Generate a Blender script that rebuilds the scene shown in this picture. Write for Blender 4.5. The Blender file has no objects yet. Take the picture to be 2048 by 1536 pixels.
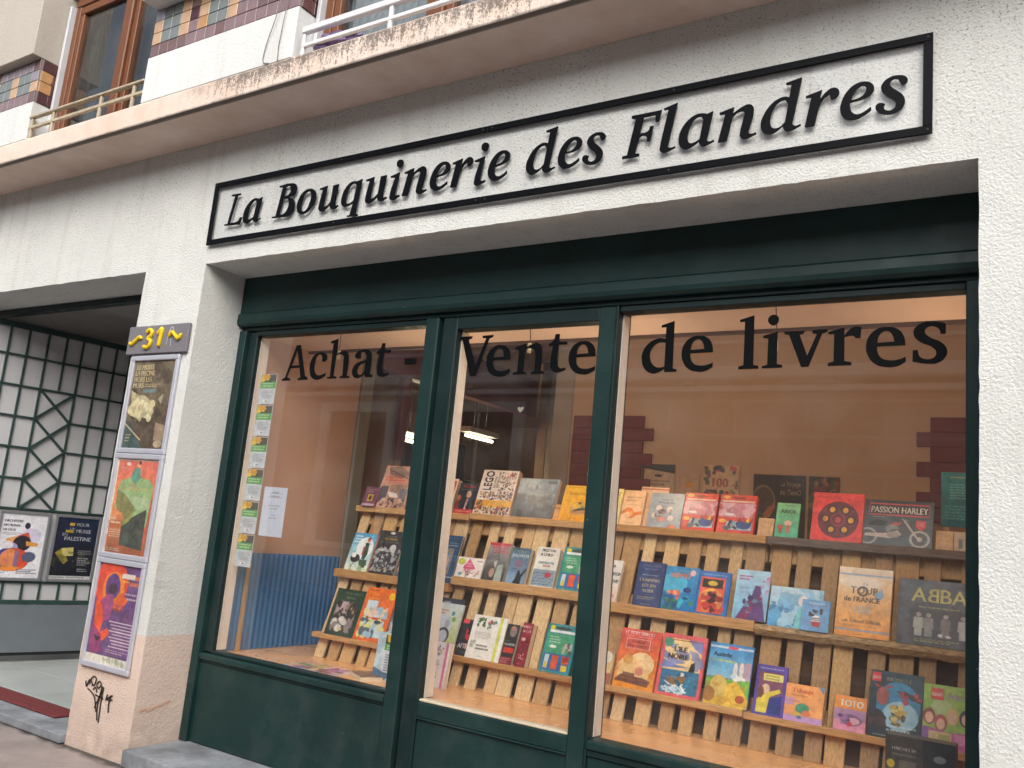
import bpy, bmesh, math, random
import numpy as np
from mathutils import Vector, Matrix, Euler, noise as mnoise

random.seed(7)
R = math.radians
scene = bpy.context.scene
COL = scene.collection

# ------------------------------------------------------------------ camera
cam_d = bpy.data.cameras.new('camera')
cam = bpy.data.objects.new('camera', cam_d); COL.objects.link(cam)
cam_d.sensor_width = 36.0
cam_d.lens = 36.0 * 1733.5 / 2048.0
cam_d.clip_start = 0.05; cam_d.clip_end = 400
yaw, pitch, roll = -0.57729464, 0.17374558, 0.09423938
fwd = Vector((math.sin(yaw)*math.cos(pitch), math.cos(yaw)*math.cos(pitch), math.sin(pitch)))
rt = Vector((math.cos(yaw), -math.sin(yaw), 0)); up = rt.cross(fwd)
rt2 = math.cos(roll)*rt + math.sin(roll)*up; up2 = -math.sin(roll)*rt + math.cos(roll)*up
M = Matrix((rt2, up2, -fwd)).transposed().to_4x4(); M.translation = Vector((0, -3.0, 1.337))
cam.matrix_world = M
scene.camera = cam

# ------------------------------------------------------------------ sky, sun, exposure (overcast)
SD = Vector((0.42, -0.72, 0.70)).normalized()      # towards the brightest part of the cloud, over the street
SUN_EL, SUN_AZ = math.asin(SD.z), math.atan2(SD.x, SD.y)
world = bpy.data.worlds.new('World'); scene.world = world; world.use_nodes = True
wn = world.node_tree.nodes; wl = world.node_tree.links
bg = wn['Background']
sky = wn.new('ShaderNodeTexSky'); sky.sky_type = 'NISHITA'; sky.sun_disc = False
sky.sun_elevation = SUN_EL; sky.sun_rotation = SUN_AZ; sky.dust_density = 6.0; sky.air_density = 1.0; sky.ozone_density = 1.0
hs = wn.new('ShaderNodeHueSaturation'); hs.inputs['Saturation'].default_value = 0.6
wl.new(sky.outputs[0], hs.inputs['Color']); wl.new(hs.outputs[0], bg.inputs['Color'])
bg.inputs['Strength'].default_value = 0.15
sun_d = bpy.data.lights.new('sun', 'SUN'); sun_d.energy = 1.5; sun_d.angle = R(75); sun_d.color = (0.985, 0.995, 1.0)
sun = bpy.data.objects.new('sun', sun_d); COL.objects.link(sun)

sun.rotation_euler = SD.to_track_quat('Z', 'Y').to_euler()
sun.location = (0, -6, 12)
vs = scene.view_settings
vs.view_transform = 'Standard'; vs.look = 'None'; vs.exposure = 0.42; vs.gamma = 1.0; vs.use_curve_mapping = False
scene.render.engine = 'CYCLES'
scene.cycles.use_denoising = True
scene.cycles.max_bounces = 8; scene.cycles.diffuse_bounces = 4; scene.cycles.transparent_max_bounces = 12
scene.cycles.caustics_reflective = False; scene.cycles.caustics_refractive = False
scene.cycles.sample_clamp_indirect = 6.0

# ------------------------------------------------------------------ helpers
def s2l(c):
    c = np.asarray(c, dtype=np.float64)
    return np.where(c <= 0.04045, c/12.92, ((c+0.055)/1.055)**2.4)
def hexc(h):
    if not isinstance(h, str): return np.array(h, dtype=np.float32)
    h = h.lstrip('#')
    if len(h) == 3: h = ''.join(a*2 for a in h)
    return np.array([int(h[i:i+2], 16)/255 for i in (0, 2, 4)], dtype=np.float32)
def lin(h): 
    a = s2l(hexc(h)); return (float(a[0]), float(a[1]), float(a[2]), 1.0)

MATS = {}
def mat(name, col, rough=0.6, var=0.0, vs_=6.0, bump=0.0, bs=120.0, metal=0.0, spec=0.5, grain=None, dirt=0.0, emit=0.0):
    if name in MATS: return MATS[name]
    m = bpy.data.materials.new(name); m.use_nodes = True
    n = m.node_tree.nodes; l = m.node_tree.links
    p = n['Principled BSDF']
    c = lin(col) if isinstance(col, str) else (*col, 1.0)
    p.inputs['Base Color'].default_value = c
    p.inputs['Roughness'].default_value = rough
    p.inputs['Metallic'].default_value = metal
    p.inputs['Specular IOR Level'].default_value = spec
    tc = n.new('ShaderNodeNewGeometry')
    src = tc.outputs['Position']
    if grain:
        mp = n.new('ShaderNodeMapping'); mp.inputs['Scale'].default_value = grain
        l.new(src, mp.inputs['Vector']); src = mp.outputs['Vector']
    cur = None
    if var > 0:
        t = n.new('ShaderNodeTexNoise'); t.inputs['Scale'].default_value = vs_; t.inputs['Detail'].default_value = 6; t.inputs['Roughness'].default_value = 0.6
        l.new(src, t.inputs['Vector'])
        r = n.new('ShaderNodeMapRange'); r.inputs['From Min'].default_value = 0.3; r.inputs['From Max'].default_value = 0.7
        r.inputs['To Min'].default_value = 1-var; r.inputs['To Max'].default_value = 1+var
        l.new(t.outputs['Fac'], r.inputs['Value'])
        mx = n.new('ShaderNodeMix'); mx.data_type = 'RGBA'; mx.blend_type = 'MULTIPLY'; mx.inputs['Factor'].default_value = 1.0
        mx.inputs['A'].default_value = c; l.new(r.outputs[0], mx.inputs['B'])
        l.new(mx.outputs['Result'], p.inputs['Base Color']); cur = mx.outputs['Result']
        rr = n.new('ShaderNodeMapRange'); rr.inputs['To Min'].default_value = max(0, rough-0.12); rr.inputs['To Max'].default_value = min(1, rough+0.12)
        l.new(t.outputs['Fac'], rr.inputs['Value']); l.new(rr.outputs[0], p.inputs['Roughness'])
    if dirt > 0:
        t = n.new('ShaderNodeTexNoise'); t.inputs['Scale'].default_value = 35; t.inputs['Detail'].default_value = 8
        l.new(tc.outputs['Position'], t.inputs['Vector'])
        r = n.new('ShaderNodeMapRange'); r.inputs['From Min'].default_value = 0.6; r.inputs['From Max'].default_value = 0.75; r.inputs['To Max'].default_value = dirt
        l.new(t.outputs['Fac'], r.inputs['Value'])
        mx = n.new('ShaderNodeMix'); mx.data_type = 'RGBA'
        l.new(r.outputs[0], mx.inputs['Factor'])
        if cur: l.new(cur, mx.inputs['A'])
        else: mx.inputs['A'].default_value = c
        mx.inputs['B'].default_value = (c[0]*0.45, c[1]*0.42, c[2]*0.38, 1)
        l.new(mx.outputs['Result'], p.inputs['Base Color'])
    if bump > 0:
        t = n.new('ShaderNodeTexNoise'); t.inputs['Scale'].default_value = bs; t.inputs['Detail'].default_value = 4
        l.new(src, t.inputs['Vector'])
        b = n.new('ShaderNodeBump'); b.inputs['Strength'].default_value = bump; b.inputs['Distance'].default_value = 0.004
        l.new(t.outputs['Fac'], b.inputs['Height']); l.new(b.outputs['Normal'], p.inputs['Normal'])
    if emit > 0:
        p.inputs['Emission Color'].default_value = c; p.inputs['Emission Strength'].default_value = emit
    MATS[name] = m; return m

def put(name, me, m=None, parent=None):
    o = bpy.data.objects.new(name, me); COL.objects.link(o)
    if m is not None:
        me.materials.clear(); me.materials.append(m)
    if parent is not None: o.parent = parent
    return o
def tag(o, label=None, cat=None, group=None, kind=None):
    if label: o['label'] = label
    if cat: o['category'] = cat
    if group: o['group'] = group
    if kind: o['kind'] = kind
    return o
def thing(name, label, cat, loc=(0, 0, 0), rot=(0, 0, 0), group=None):
    o = bpy.data.objects.new(name, None); COL.objects.link(o)
    o.location = loc; o.rotation_euler = rot; o.empty_display_size = 0.05
    return tag(o, label, cat, group)
def off(parent):
    """world -> local shift for parts of unrotated things"""
    v = Vector((0, 0, 0)); q = parent
    while q is not None: v += q.location; q = q.parent
    return v
def meshdata(name, verts, faces):
    me = bpy.data.meshes.new(name); me.from_pydata([tuple(v) for v in verts], [], faces); me.update(); return me
def box_me(name, x0, x1, y0, y1, z0, z1, bevel=0.0, seg=1):
    bm = bmesh.new()
    v = [bm.verts.new(p) for p in ((x0,y0,z0),(x1,y0,z0),(x1,y1,z0),(x0,y1,z0),(x0,y0,z1),(x1,y0,z1),(x1,y1,z1),(x0,y1,z1))]
    for f in ((0,3,2,1),(4,5,6,7),(0,1,5,4),(1,2,6,5),(2,3,7,6),(3,0,4,7)): bm.faces.new([v[i] for i in f])
    if bevel > 0: bmesh.ops.bevel(bm, geom=list(bm.edges), offset=bevel, segments=seg, affect='EDGES', profile=0.6)
    me = bpy.data.meshes.new(name); bm.to_mesh(me); bm.free(); return me
def box(name, x0, x1, y0, y1, z0, z1, m, parent=None, bevel=0.0, seg=1, local=False):
    d = Vector((0,0,0)) if (parent is None or local) else off(parent)
    return put(name, box_me(name, x0-d.x, x1-d.x, y0-d.y, y1-d.y, z0-d.z, z1-d.z, bevel, seg), m, parent)
def prism(name, prof, axis, a0, a1, m, parent=None, local=False):
    """closed profile extruded along an axis; prof in the other two axes (in xyz order)"""
    n = len(prof); vs_ = []
    for a in (a0, a1):
        for p in prof:
            vs_.append({'x': (a, p[0], p[1]), 'y': (p[0], a, p[1]), 'z': (p[0], p[1], a)}[axis])
    fs = [list(range(n))[::-1], [n+i for i in range(n)]] + [(i, (i+1) % n, n+(i+1) % n, n+i) for i in range(n)]
    d = Vector((0,0,0)) if (parent is None or local) else off(parent)
    me = meshdata(name, [(v[0]-d.x, v[1]-d.y, v[2]-d.z) for v in vs_], fs)
    bm = bmesh.new(); bm.from_mesh(me); bmesh.ops.recalc_face_normals(bm, faces=bm.faces); bm.to_mesh(me); bm.free()
    return put(name, me, m, parent)
def tube(name, pts, r, m, parent=None, seg=8, local=False):
    """tapered tube through points; r a number or a list"""
    d = Vector((0,0,0)) if (parent is None or local) else off(parent)
    pts = [Vector(p)-d for p in pts]; n = len(pts)
    rs = r if isinstance(r, (list, tuple)) else [r]*n
    vs_ = []; fs = []
    t0 = (pts[1]-pts[0]).normalized(); a = t0.orthogonal().normalized()
    for i, p in enumerate(pts):
        t = (pts[min(i+1, n-1)]-pts[max(i-1, 0)]).normalized()
        a = (a - t*a.dot(t)).normalized(); b = t.cross(a)
        for k in range(seg):
            g = 2*math.pi*k/seg; vs_.append(p + rs[i]*(math.cos(g)*a + math.sin(g)*b))
    for i in range(n-1):
        for k in range(seg):
            fs.append((i*seg+k, i*seg+(k+1) % seg, (i+1)*seg+(k+1) % seg, (i+1)*seg+k))
    fs.append(list(range(seg))[::-1]); fs.append([(n-1)*seg+k for k in range(seg)])
    me = meshdata(name, vs_, fs)
    for p in me.polygons: p.use_smooth = True
    return put(name, me, m, parent)
def strip_sweep(name, cols, m, parent=None, smooth=True):
    """grid mesh from rows of points"""
    d = Vector((0,0,0)) if parent is None else off(parent)
    nr, nc = len(cols), len(cols[0])
    vs_ = [Vector(p)-d for row in cols for p in row]
    fs = [(i*nc+j, i*nc+j+1, (i+1)*nc+j+1, (i+1)*nc+j) for i in range(nr-1) for j in range(nc-1)]
    me = meshdata(name, vs_, fs)
    if smooth:
        for p in me.polygons: p.use_smooth = True
    return put(name, me, m, parent)

# text -> triangles (built-in font), cached glyph by glyph
GL = {}
def glyph(ch):
    if ch in GL: return GL[ch]
    cu = bpy.data.curves.new('g', 'FONT'); cu.body = 'H' + ch + 'H'; cu.resolution_u = 3
    cu2 = bpy.data.curves.new('g2', 'FONT'); cu2.body = 'HH'; cu2.resolution_u = 1
    cu3 = bpy.data.curves.new('g3', 'FONT'); cu3.body = ch; cu3.resolution_u = 3
    res = []
    for c in (cu, cu2, cu3):
        o = bpy.data.objects.new('t', c); COL.objects.link(o)
        dg = bpy.context.evaluated_depsgraph_get(); e = o.evaluated_get(dg); me = e.to_mesh()
        me.calc_loop_triangles()
        v = np.array([x.co[:2] for x in me.vertices], dtype=np.float32).reshape(-1, 2)
        t = np.array([x.vertices[:] for x in me.loop_triangles], dtype=np.int32).reshape(-1, 3)
        res.append((v, t)); e.to_mesh_clear(); bpy.data.objects.remove(o); bpy.data.curves.remove(c)
    w = (res[0][0][:, 0].max()-res[1][0][:, 0].max()) if len(res[0][0]) else 0.3
    GL[ch] = (res[2][0][res[2][1]] if len(res[2][0]) else np.zeros((0, 3, 2), np.float32), float(w))
    return GL[ch]

class Canvas:
    """small raster for flat print; ends up as face colours of a fine grid"""
    SS = 2
    def __init__(s, w, h, cell, base):
        s.w, s.h = w, h
        s.nx = max(4, round(w/cell)); s.ny = max(4, round(h/cell))
        s.W, s.H = s.nx*s.SS, s.ny*s.SS
        s.a = np.empty((s.H, s.W, 3), np.float32); s.a[:] = hexc(base)
        yy, xx = np.mgrid[0:s.H, 0:s.W]
        s.u = (xx+0.5)/s.W; s.v = (yy+0.5)/s.H
        s.asp = h/w
    def fill(s, mask, c, al=1.0):
        c = hexc(c)
        s.a[mask] = s.a[mask]*(1-al) + c*al
    def run(s, ops):
        for o in ops: getattr(s, 'o_'+o[0])(*o[1:])
        return s
    def o_g(s, c0, c1, v0=0, v1=1):
        f = np.clip((s.v-v0)/(v1-v0), 0, 1)[..., None]; k = (s.v >= v0) & (s.v <= v1)
        s.a[k] = (hexc(c0)*(1-f)+hexc(c1)*f)[k]
    def o_r(s, u0, v0, u1, v1, c, al=1.0):
        s.fill((s.u >= u0) & (s.u <= u1) & (s.v >= v0) & (s.v <= v1), c, al)
    def o_e(s, cu, cv, ru, rv, c, al=1.0):
        s.fill(((s.u-cu)/ru)**2+((s.v-cv)/rv)**2 <= 1, c, al)
    def o_ring(s, cu, cv, ru, rv, th, c):
        d = np.sqrt(((s.u-cu)/ru)**2+((s.v-cv)/rv)**2); s.fill(np.abs(d-1) < th, c)
    def o_p(s, pts, c, al=1.0):
        k = np.zeros(s.u.shape, bool); n = len(pts)
        for i in range(n):
            x0, y0 = pts[i]; x1, y1 = pts[(i+1) % n]
            if y0 == y1: continue
            cr = ((y0 > s.v) != (y1 > s.v)) & (s.u < (x1-x0)*(s.v-y0)/(y1-y0)+x0)
            k ^= cr
        s.fill(k, c, al)
    def o_ln(s, u0, v0, u1, v1, th, c):
        # th as a fraction of width
        ax, ay, bx, by = u0, v0*s.asp, u1, v1*s.asp; px, py = s.u, s.v*s.asp
        L2 = (bx-ax)**2+(by-ay)**2+1e-9; t = np.clip(((px-ax)*(bx-ax)+(py-ay)*(by-ay))/L2, 0, 1)
        s.fill(np.hypot(px-ax-t*(bx-ax), py-ay-t*(by-ay)) < th/2, c)
    def o_l(s, n, u0, v0, u1, v1, c, seed=1, al=0.8):
        rg = random.Random(seed); hgt = (v1-v0)/n
        for i in range(n):
            x = u0; vb = v1-(i+0.75)*hgt; end = u1-rg.random()*0.35*(u1-u0)
            while x < end:
                wd = (0.05+rg.random()*0.10)*(u1-u0)*1.4
                s.o_r(x, vb, min(x+wd, end), vb+hgt*0.5, c, al); x += wd+0.025*(u1-u0)
    def o_n(s, u0, v0, u1, v1, cols, size, count, seed=1, al=1.0):
        rg = random.Random(seed)
        for i in range(count):
            a = size*(0.5+rg.random()); b = size*(0.5+rg.random())/s.asp
            s.o_e(u0+rg.random()*(u1-u0), v0+rg.random()*(v1-v0), a, b, rg.choice(cols), al)
    def o_cloud(s, c, scale, thr, al=0.6, seed=0.0, v0=0, v1=1):
        st = 2; H2, W2 = (s.H+st-1)//st, (s.W+st-1)//st
        f = np.array([[mnoise.fractal(Vector((x*st/s.W*scale, y*st/s.H*scale*s.asp, seed)), 1.0, 2.0, 3) for x in range(W2)] for y in range(H2)])
        f = np.kron(f, np.ones((st, st)))[:s.H, :s.W]
        s.fill((f > thr) & (s.v >= v0) & (s.v <= v1), c, al)
    def o_t(s, txt, u, v, hgt, c, maxw=0.9, al='c', bold=0.0, vert=False, flip=''):
        """baseline at v, cap height hgt (fraction of height)"""
        x = 0; tris = []
        for i, ch in enumerate(txt):
            t, w = glyph(ch)
            if len(t):
                q = t.copy()
                if i in [int(z) for z in flip.split(',') if z]: q[:, :, 0] = q[:, :, 0].min()+q[:, :, 0].max()-q[:, :, 0]
                q[:, :, 0] += x; tris.append(q)
            x += w
        if not tris: return
        T = np.concatenate(tris); T[:, :, 0] -= T[:, :, 0].min(); wid = T[:, :, 0].max()
        sc = hgt*s.H/0.72
        if not vert:
            if wid*sc > maxw*s.W: sx = maxw*s.W/wid
            else: sx = sc
            X = T[:, :, 0]*sx; Y = T[:, :, 1]*sc
            ww = wid*sx
            X = X + u*s.W - (ww/2 if al == 'c' else 0 if al == 'l' else ww); Y = Y + v*s.H
        else:
            sx = min(sc, maxw*s.H/wid)
            Y = v*s.H + T[:, :, 0]*sx; X = u*s.W - T[:, :, 1]*sc
        cc = hexc(c)
        msk = np.zeros((s.H, s.W), bool)
        for k in range(len(X)):
            xs, ys = X[k], Y[k]
            i0, i1 = max(0, int(xs.min()-bold)), min(s.W, int(xs.max()+bold)+2); j0, j1 = max(0, int(ys.min())), min(s.H, int(ys.max())+2)
            if i0 >= i1 or j0 >= j1: continue
            gx, gy = np.meshgrid(np.arange(i0, i1)+0.5, np.arange(j0, j1)+0.5)
            d = (xs[1]-xs[0])*(ys[2]-ys[0])-(xs[2]-xs[0])*(ys[1]-ys[0])
            if abs(d) < 1e-6: continue
            l1 = ((xs[1]-gx)*(ys[2]-gy)-(xs[2]-gx)*(ys[1]-gy))/d
            l2 = ((xs[2]-gx)*(ys[0]-gy)-(xs[0]-gx)*(ys[2]-gy))/d
            e = -0.02; msk[j0:j1, i0:i1] |= (l1 >= e) & (l2 >= e) & (1-l1-l2 >= e)
        if bold >= 1:
            m2 = msk.copy()
            for b in range(1, int(bold)+1): m2[:, b:] |= msk[:, :-b]
            msk = m2
        s.a[msk] = cc
    def finish(s, seed, ink=0.20, grain=0.10):
        # printed pictures are never flat: inked edges and mottled tone
        gx = np.zeros(s.a.shape[:2]); gy = gx.copy(); L = s.a.mean(2)
        gx[:, 1:] = np.abs(s.a[:, 1:]-s.a[:, :-1]).sum(2); gy[1:] = np.abs(s.a[1:]-s.a[:-1]).sum(2)
        e = np.clip((gx+gy)*0.9, 0, 1)*ink
        rg = np.random.RandomState(seed % 99991)
        def val(cell, ch):
            h, w = int(s.H/cell)+3, int(s.W/cell)+3; q = rg.rand(h, w, ch)
            yy = np.arange(s.H)/cell; xx = np.arange(s.W)/cell; y0 = yy.astype(int); x0 = xx.astype(int)
            fy = (yy-y0)[:, None, None]; fx = (xx-x0)[None, :, None]; fy = fy*fy*(3-2*fy); fx = fx*fx*(3-2*fx)
            return (q[y0][:, x0]*(1-fy)*(1-fx)+q[y0+1][:, x0]*fy*(1-fx)+q[y0][:, x0+1]*(1-fy)*fx+q[y0+1][:, x0+1]*fy*fx)-0.5
        m = 0.9*val(28, 1)+0.8*val(11, 1)+0.7*val(5, 1)
        c = val(17, 3)*0.6+val(7, 3)*0.5
        sat = np.clip(1.25-L, 0.25, 1.0)[..., None]
        s.a = np.clip(s.a*(1+grain*2.2*m*sat)*(1-e[..., None]*np.clip(L*1.6, 0.2, 1)[..., None])+grain*0.55*c*sat, 0, 1).astype(np.float32)
        return s
    def mesh(s, name):
        S_ = s.SS
        a = s.a.reshape(s.ny, S_, s.nx, S_, 3).mean(axis=(1, 3))
        a = s2l(a)
        nx, ny = s.nx, s.ny
        xs = np.linspace(-s.w/2, s.w/2, nx+1); zs = np.linspace(0, s.h, ny+1)
        X, Z = np.meshgrid(xs, zs); co = np.zeros(((nx+1)*(ny+1), 3), np.float32); co[:, 0] = X.ravel(); co[:, 2] = Z.ravel()
        j, i = np.mgrid[0:ny, 0:nx]; b = (j*(nx+1)+i).ravel()
        f = np.stack([b, b+1, b+nx+2, b+nx+1], 1).astype(np.int32)
        me = bpy.data.meshes.new(name)
        me.vertices.add(len(co)); me.vertices.foreach_set('co', co.ravel())
        me.loops.add(f.size); me.loops.foreach_set('vertex_index', f.ravel())
        me.polygons.add(len(f)); me.polygons.foreach_set('loop_start', np.arange(0, f.size, 4, dtype=np.int32))
        me.update(calc_edges=True)
        at = me.attributes.new('ink', 'FLOAT_COLOR', 'FACE')
        rgba = np.ones((nx*ny, 4), np.float32); rgba[:, :3] = a.reshape(-1, 3); at.data.foreach_set('color', rgba.ravel())
        return me
def ink_mat(name, rough):
    m = bpy.data.materials.new(name); m.use_nodes = True; n = m.node_tree.nodes; l = m.node_tree.links
    p = n['Principled BSDF']; p.inputs['Roughness'].default_value = rough
    a = n.new('ShaderNodeAttribute'); a.attribute_name = 'ink'; a.attribute_type = 'GEOMETRY'
    g = n.new('ShaderNodeNewGeometry'); t = n.new('ShaderNodeTexNoise'); t.inputs['Scale'].default_value = 45; t.inputs['Detail'].default_value = 5
    l.new(g.outputs['Position'], t.inputs['Vector'])
    r = n.new('ShaderNodeMapRange'); r.inputs['To Min'].default_value = 0.86; r.inputs['To Max'].default_value = 1.06; l.new(t.outputs['Fac'], r.inputs['Value'])
    mx = n.new('ShaderNodeMix'); mx.data_type = 'RGBA'; mx.blend_type = 'MULTIPLY'; mx.inputs['Factor'].default_value = 1
    l.new(a.outputs['Color'], mx.inputs['A']); l.new(r.outputs[0], mx.inputs['B']); l.new(mx.outputs['Result'], p.inputs['Base Color'])
    return m
INK = ink_mat('printed_gloss', 0.32)
INKM = ink_mat('printed_matt', 0.55)
def sheet(name, w, h, base, ops, parent=None, cell=0.0026, m=None, loc=(0, 0, 0), ink=0.20, grain=0.10):
    cv = Canvas(w, h, cell, base).run(ops)
    if grain > 0: cv.finish(int(w*7919000+h*104729), ink, grain)
    me = cv.mesh(name)
    o = put(name, me, m or INK, parent); o.location = loc
    return o

# ------------------------------------------------------------------ materials
def stucco(name, base, low=None, zlow=0.645, speck=0.75, bstr=0.5, bscale=105):
    m = bpy.data.materials.new(name); m.use_nodes = True; n = m.node_tree.nodes; l = m.node_tree.links
    p = n['Principled BSDF']; p.inputs['Roughness'].default_value = 0.9; p.inputs['Specular IOR Level'].default_value = 0.2
    g = n.new('ShaderNodeNewGeometry'); sx = n.new('ShaderNodeSeparateXYZ'); l.new(g.outputs['Position'], sx.inputs[0])
    def noise(sc, det=5, rough=0.6, vec=None):
        t = n.new('ShaderNodeTexNoise'); t.inputs['Scale'].default_value = sc; t.inputs['Detail'].default_value = det; t.inputs['Roughness'].default_value = rough
        l.new(vec or g.outputs['Position'], t.inputs['Vector']); return t.outputs['Fac']
    def rng(v, a, b, c=0.0, d=1.0):
        r = n.new('ShaderNodeMapRange'); r.inputs['From Min'].default_value = a; r.inputs['From Max'].default_value = b
        r.inputs['To Min'].default_value = c; r.inputs['To Max'].default_value = d; l.new(v, r.inputs['Value']); return r.outputs[0]
    def mixc(f, a, b, bt='MIX'):
        x = n.new('ShaderNodeMix'); x.data_type = 'RGBA'; x.blend_type = bt
        if hasattr(f, 'links'): l.new(f, x.inputs['Factor'])
        else: x.inputs['Factor'].default_value = f
        for s_, v in (('A', a), ('B', b)):
            if hasattr(v, 'links'): l.new(v, x.inputs[s_])
            else: x.inputs[s_].default_value = v
        return x.outputs['Result']
    def math_(op, a, b):
        x = n.new('ShaderNodeMath'); x.operation = op
        for i, v in enumerate((a, b)):
            if hasattr(v, 'links'): l.new(v, x.inputs[i])
            else: x.inputs[i].default_value = v
        return x.outputs[0]
    col = mixc(rng(noise(1.3), 0.3, 0.7), lin(base), tuple(c*0.9 for c in lin(base)[:3])+(1,))
    # faint rain streaks
    mp = n.new('ShaderNodeMapping'); mp.inputs['Scale'].default_value = (9, 9, 0.7); l.new(g.outputs['Position'], mp.inputs['Vector'])
    col = mixc(rng(noise(1.0, 6, 0.65, mp.outputs[0]), 0.52, 0.76, 0, 0.34), col, (0.36, 0.33, 0.27, 1))
    col = mixc(rng(noise(0.55, 2, 0.4), 0.52, 0.56, 0.0, 0.10), col, (0.50, 0.48, 0.44, 1))
    if low:
        wob = math_('MULTIPLY_ADD', noise(6, 2), 0.006) if False else math_('MULTIPLY', noise(14, 2), 0.012)
        zz = math_('ADD', sx.outputs['Z'], wob)
        f = rng(zz, zlow+0.004, zlow+0.008, 1.0, 0.0)
        lowc = mixc(rng(noise(2.2), 0.3, 0.7), lin(low), tuple(c*0.86 for c in lin(low)[:3])+(1,))
        # grime rising from the pavement
        gr = math_('MULTIPLY', rng(sx.outputs['Z'], 0.0, 0.3, 0.55, 0.0), rng(noise(9), 0.35, 0.7))
        lowc = mixc(gr, lowc, (0.22, 0.17, 0.13, 1))
        col = mixc(f, col, lowc)
    # dark pitted specks, denser towards the ledge
    dens = math_('MULTIPLY', rng(sx.outputs['Z'], 2.4, 3.3, 0.10, 1.0), rng(noise(1.7, 3), 0.35, 0.6, 0.35, 1.0))
    sp = math_('MULTIPLY', rng(noise(95, 2, 0.5), 0.60, 0.66), dens)
    col = mixc(math_('MULTIPLY', sp, speck), col, (0.10, 0.09, 0.08, 1))
    l.new(col, p.inputs['Base Color'])
    h = math_('ADD', math_('MULTIPLY', noise(bscale, 3, 0.55), 1.0), math_('MULTIPLY', noise(bscale*0.33, 3, 0.5), 0.30))
    b = n.new('ShaderNodeBump'); b.inputs['Strength'].default_value = bstr; b.inputs['Distance'].default_value = 0.012
    l.new(h, b.inputs['Height']); l.new(b.outputs['Normal'], p.inputs['Normal'])
    return m
STUCCO = stucco('white_stucco', '#dbdedb', low='#dfcabc')
WHITE_WALL = stucco('white_render', '#dfe3e2', speck=0.1, bstr=0.25, bscale=60)
def ledge_mat():
    m = bpy.data.materials.new('peach_ledge'); m.use_nodes = True; n = m.node_tree.nodes; l = m.node_tree.links
    p = n['Principled BSDF']; p.inputs['Roughness'].default_value = 0.9
    g = n.new('ShaderNodeNewGeometry'); sx = n.new('ShaderNodeSeparateXYZ'); l.new(g.outputs['Position'], sx.inputs[0])
    sn = n.new('ShaderNodeSeparateXYZ'); l.new(g.outputs['Normal'], sn.inputs[0])
    def tex(sc, det, mapping=None, rough=0.65):
        t = n.new('ShaderNodeTexNoise'); t.inputs['Scale'].default_value = sc; t.inputs['Detail'].default_value = det; t.inputs['Roughness'].default_value = rough
        if mapping:
            mp = n.new('ShaderNodeMapping'); mp.inputs['Scale'].default_value = mapping; l.new(g.outputs['Position'], mp.inputs['Vector']); l.new(mp.outputs[0], t.inputs['Vector'])
        else: l.new(g.outputs['Position'], t.inputs['Vector'])
        return t.outputs['Fac']
    def rng(v, a, b, c=0.0, d=1.0):
        r = n.new('ShaderNodeMapRange'); r.inputs['From Min'].default_value = a; r.inputs['From Max'].default_value = b
        r.inputs['To Min'].default_value = c; r.inputs['To Max'].default_value = d; l.new(v, r.inputs['Value']); return r.outputs[0]
    def ma(op, a, b):
        x = n.new('ShaderNodeMath'); x.operation = op
        for i, v in enumerate((a, b)):
            if hasattr(v, 'links'): l.new(v, x.inputs[i])
            else: x.inputs[i].default_value = v
        return x.outputs[0]
    def mixc(f, a, b):
        x = n.new('ShaderNodeMix'); x.data_type = 'RGBA'; l.new(f, x.inputs['Factor'])
        for s_, v in (('A', a), ('B', b)):
            if hasattr(v, 'links'): l.new(v, x.inputs[s_])
            else: x.inputs[s_].default_value = v
        return x.outputs['Result']
    base = mixc(rng(tex(3, 5), 0.3, 0.7), lin('#e9d8cc'), lin('#d6bfae'))
    # black lichen, in vertical runs, only east of the repaired stretch
    run = tex(1.0, 7, (34, 34, 8), 0.75); fine = tex(110, 4, None, 0.7)
    big = tex(1.0, 3, (3.5, 1, 1))
    xm = rng(sx.outputs['X'], -4.15, -3.75, 0.0, 1.0)
    zm = rng(sx.outputs['Z'], 3.45, 3.60, -0.05, 0.10)
    v = ma('ADD', ma('ADD', ma('MULTIPLY', run, 0.55), ma('MULTIPLY', fine, 0.45)), ma('ADD', zm, ma('MULTIPLY', big, 0.14)))
    f = ma('MULTIPLY', rng(v, 0.575, 0.65), xm)
    few = ma('MULTIPLY', rng(ma('ADD', ma('MULTIPLY', run, 0.8), zm), 0.60, 0.66), rng(sx.outputs['X'], -4.6, -4.4))
    front = rng(sn.outputs['Y'], -0.9, -0.5, 1.0, 0.12)
    f = ma('MULTIPLY', ma('MAXIMUM', f, ma('MULTIPLY', few, 0.6)), front)
    col = mixc(ma('MULTIPLY', f, 0.8), base, (0.075, 0.066, 0.058, 1))
    # black drip line along the lower edge
    drip = ma('MULTIPLY', rng(ma('ADD', sx.outputs['Z'], ma('MULTIPLY', tex(18, 4), 0.014)), 3.466, 3.478, 1.0, 0.0), rng(sx.outputs['Y'], -0.292, -0.304))
    col = mixc(ma('MULTIPLY', drip, 0.8), col, (0.05, 0.045, 0.04, 1))
    l.new(col, p.inputs['Base Color'])
    b = n.new('ShaderNodeBump'); b.inputs['Strength'].default_value = 0.4; b.inputs['Distance'].default_value = 0.006
    l.new(tex(60, 5), b.inputs['Height']); l.new(b.outputs['Normal'], p.inputs['Normal'])
    return m
LEDGE = ledge_mat()
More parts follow.
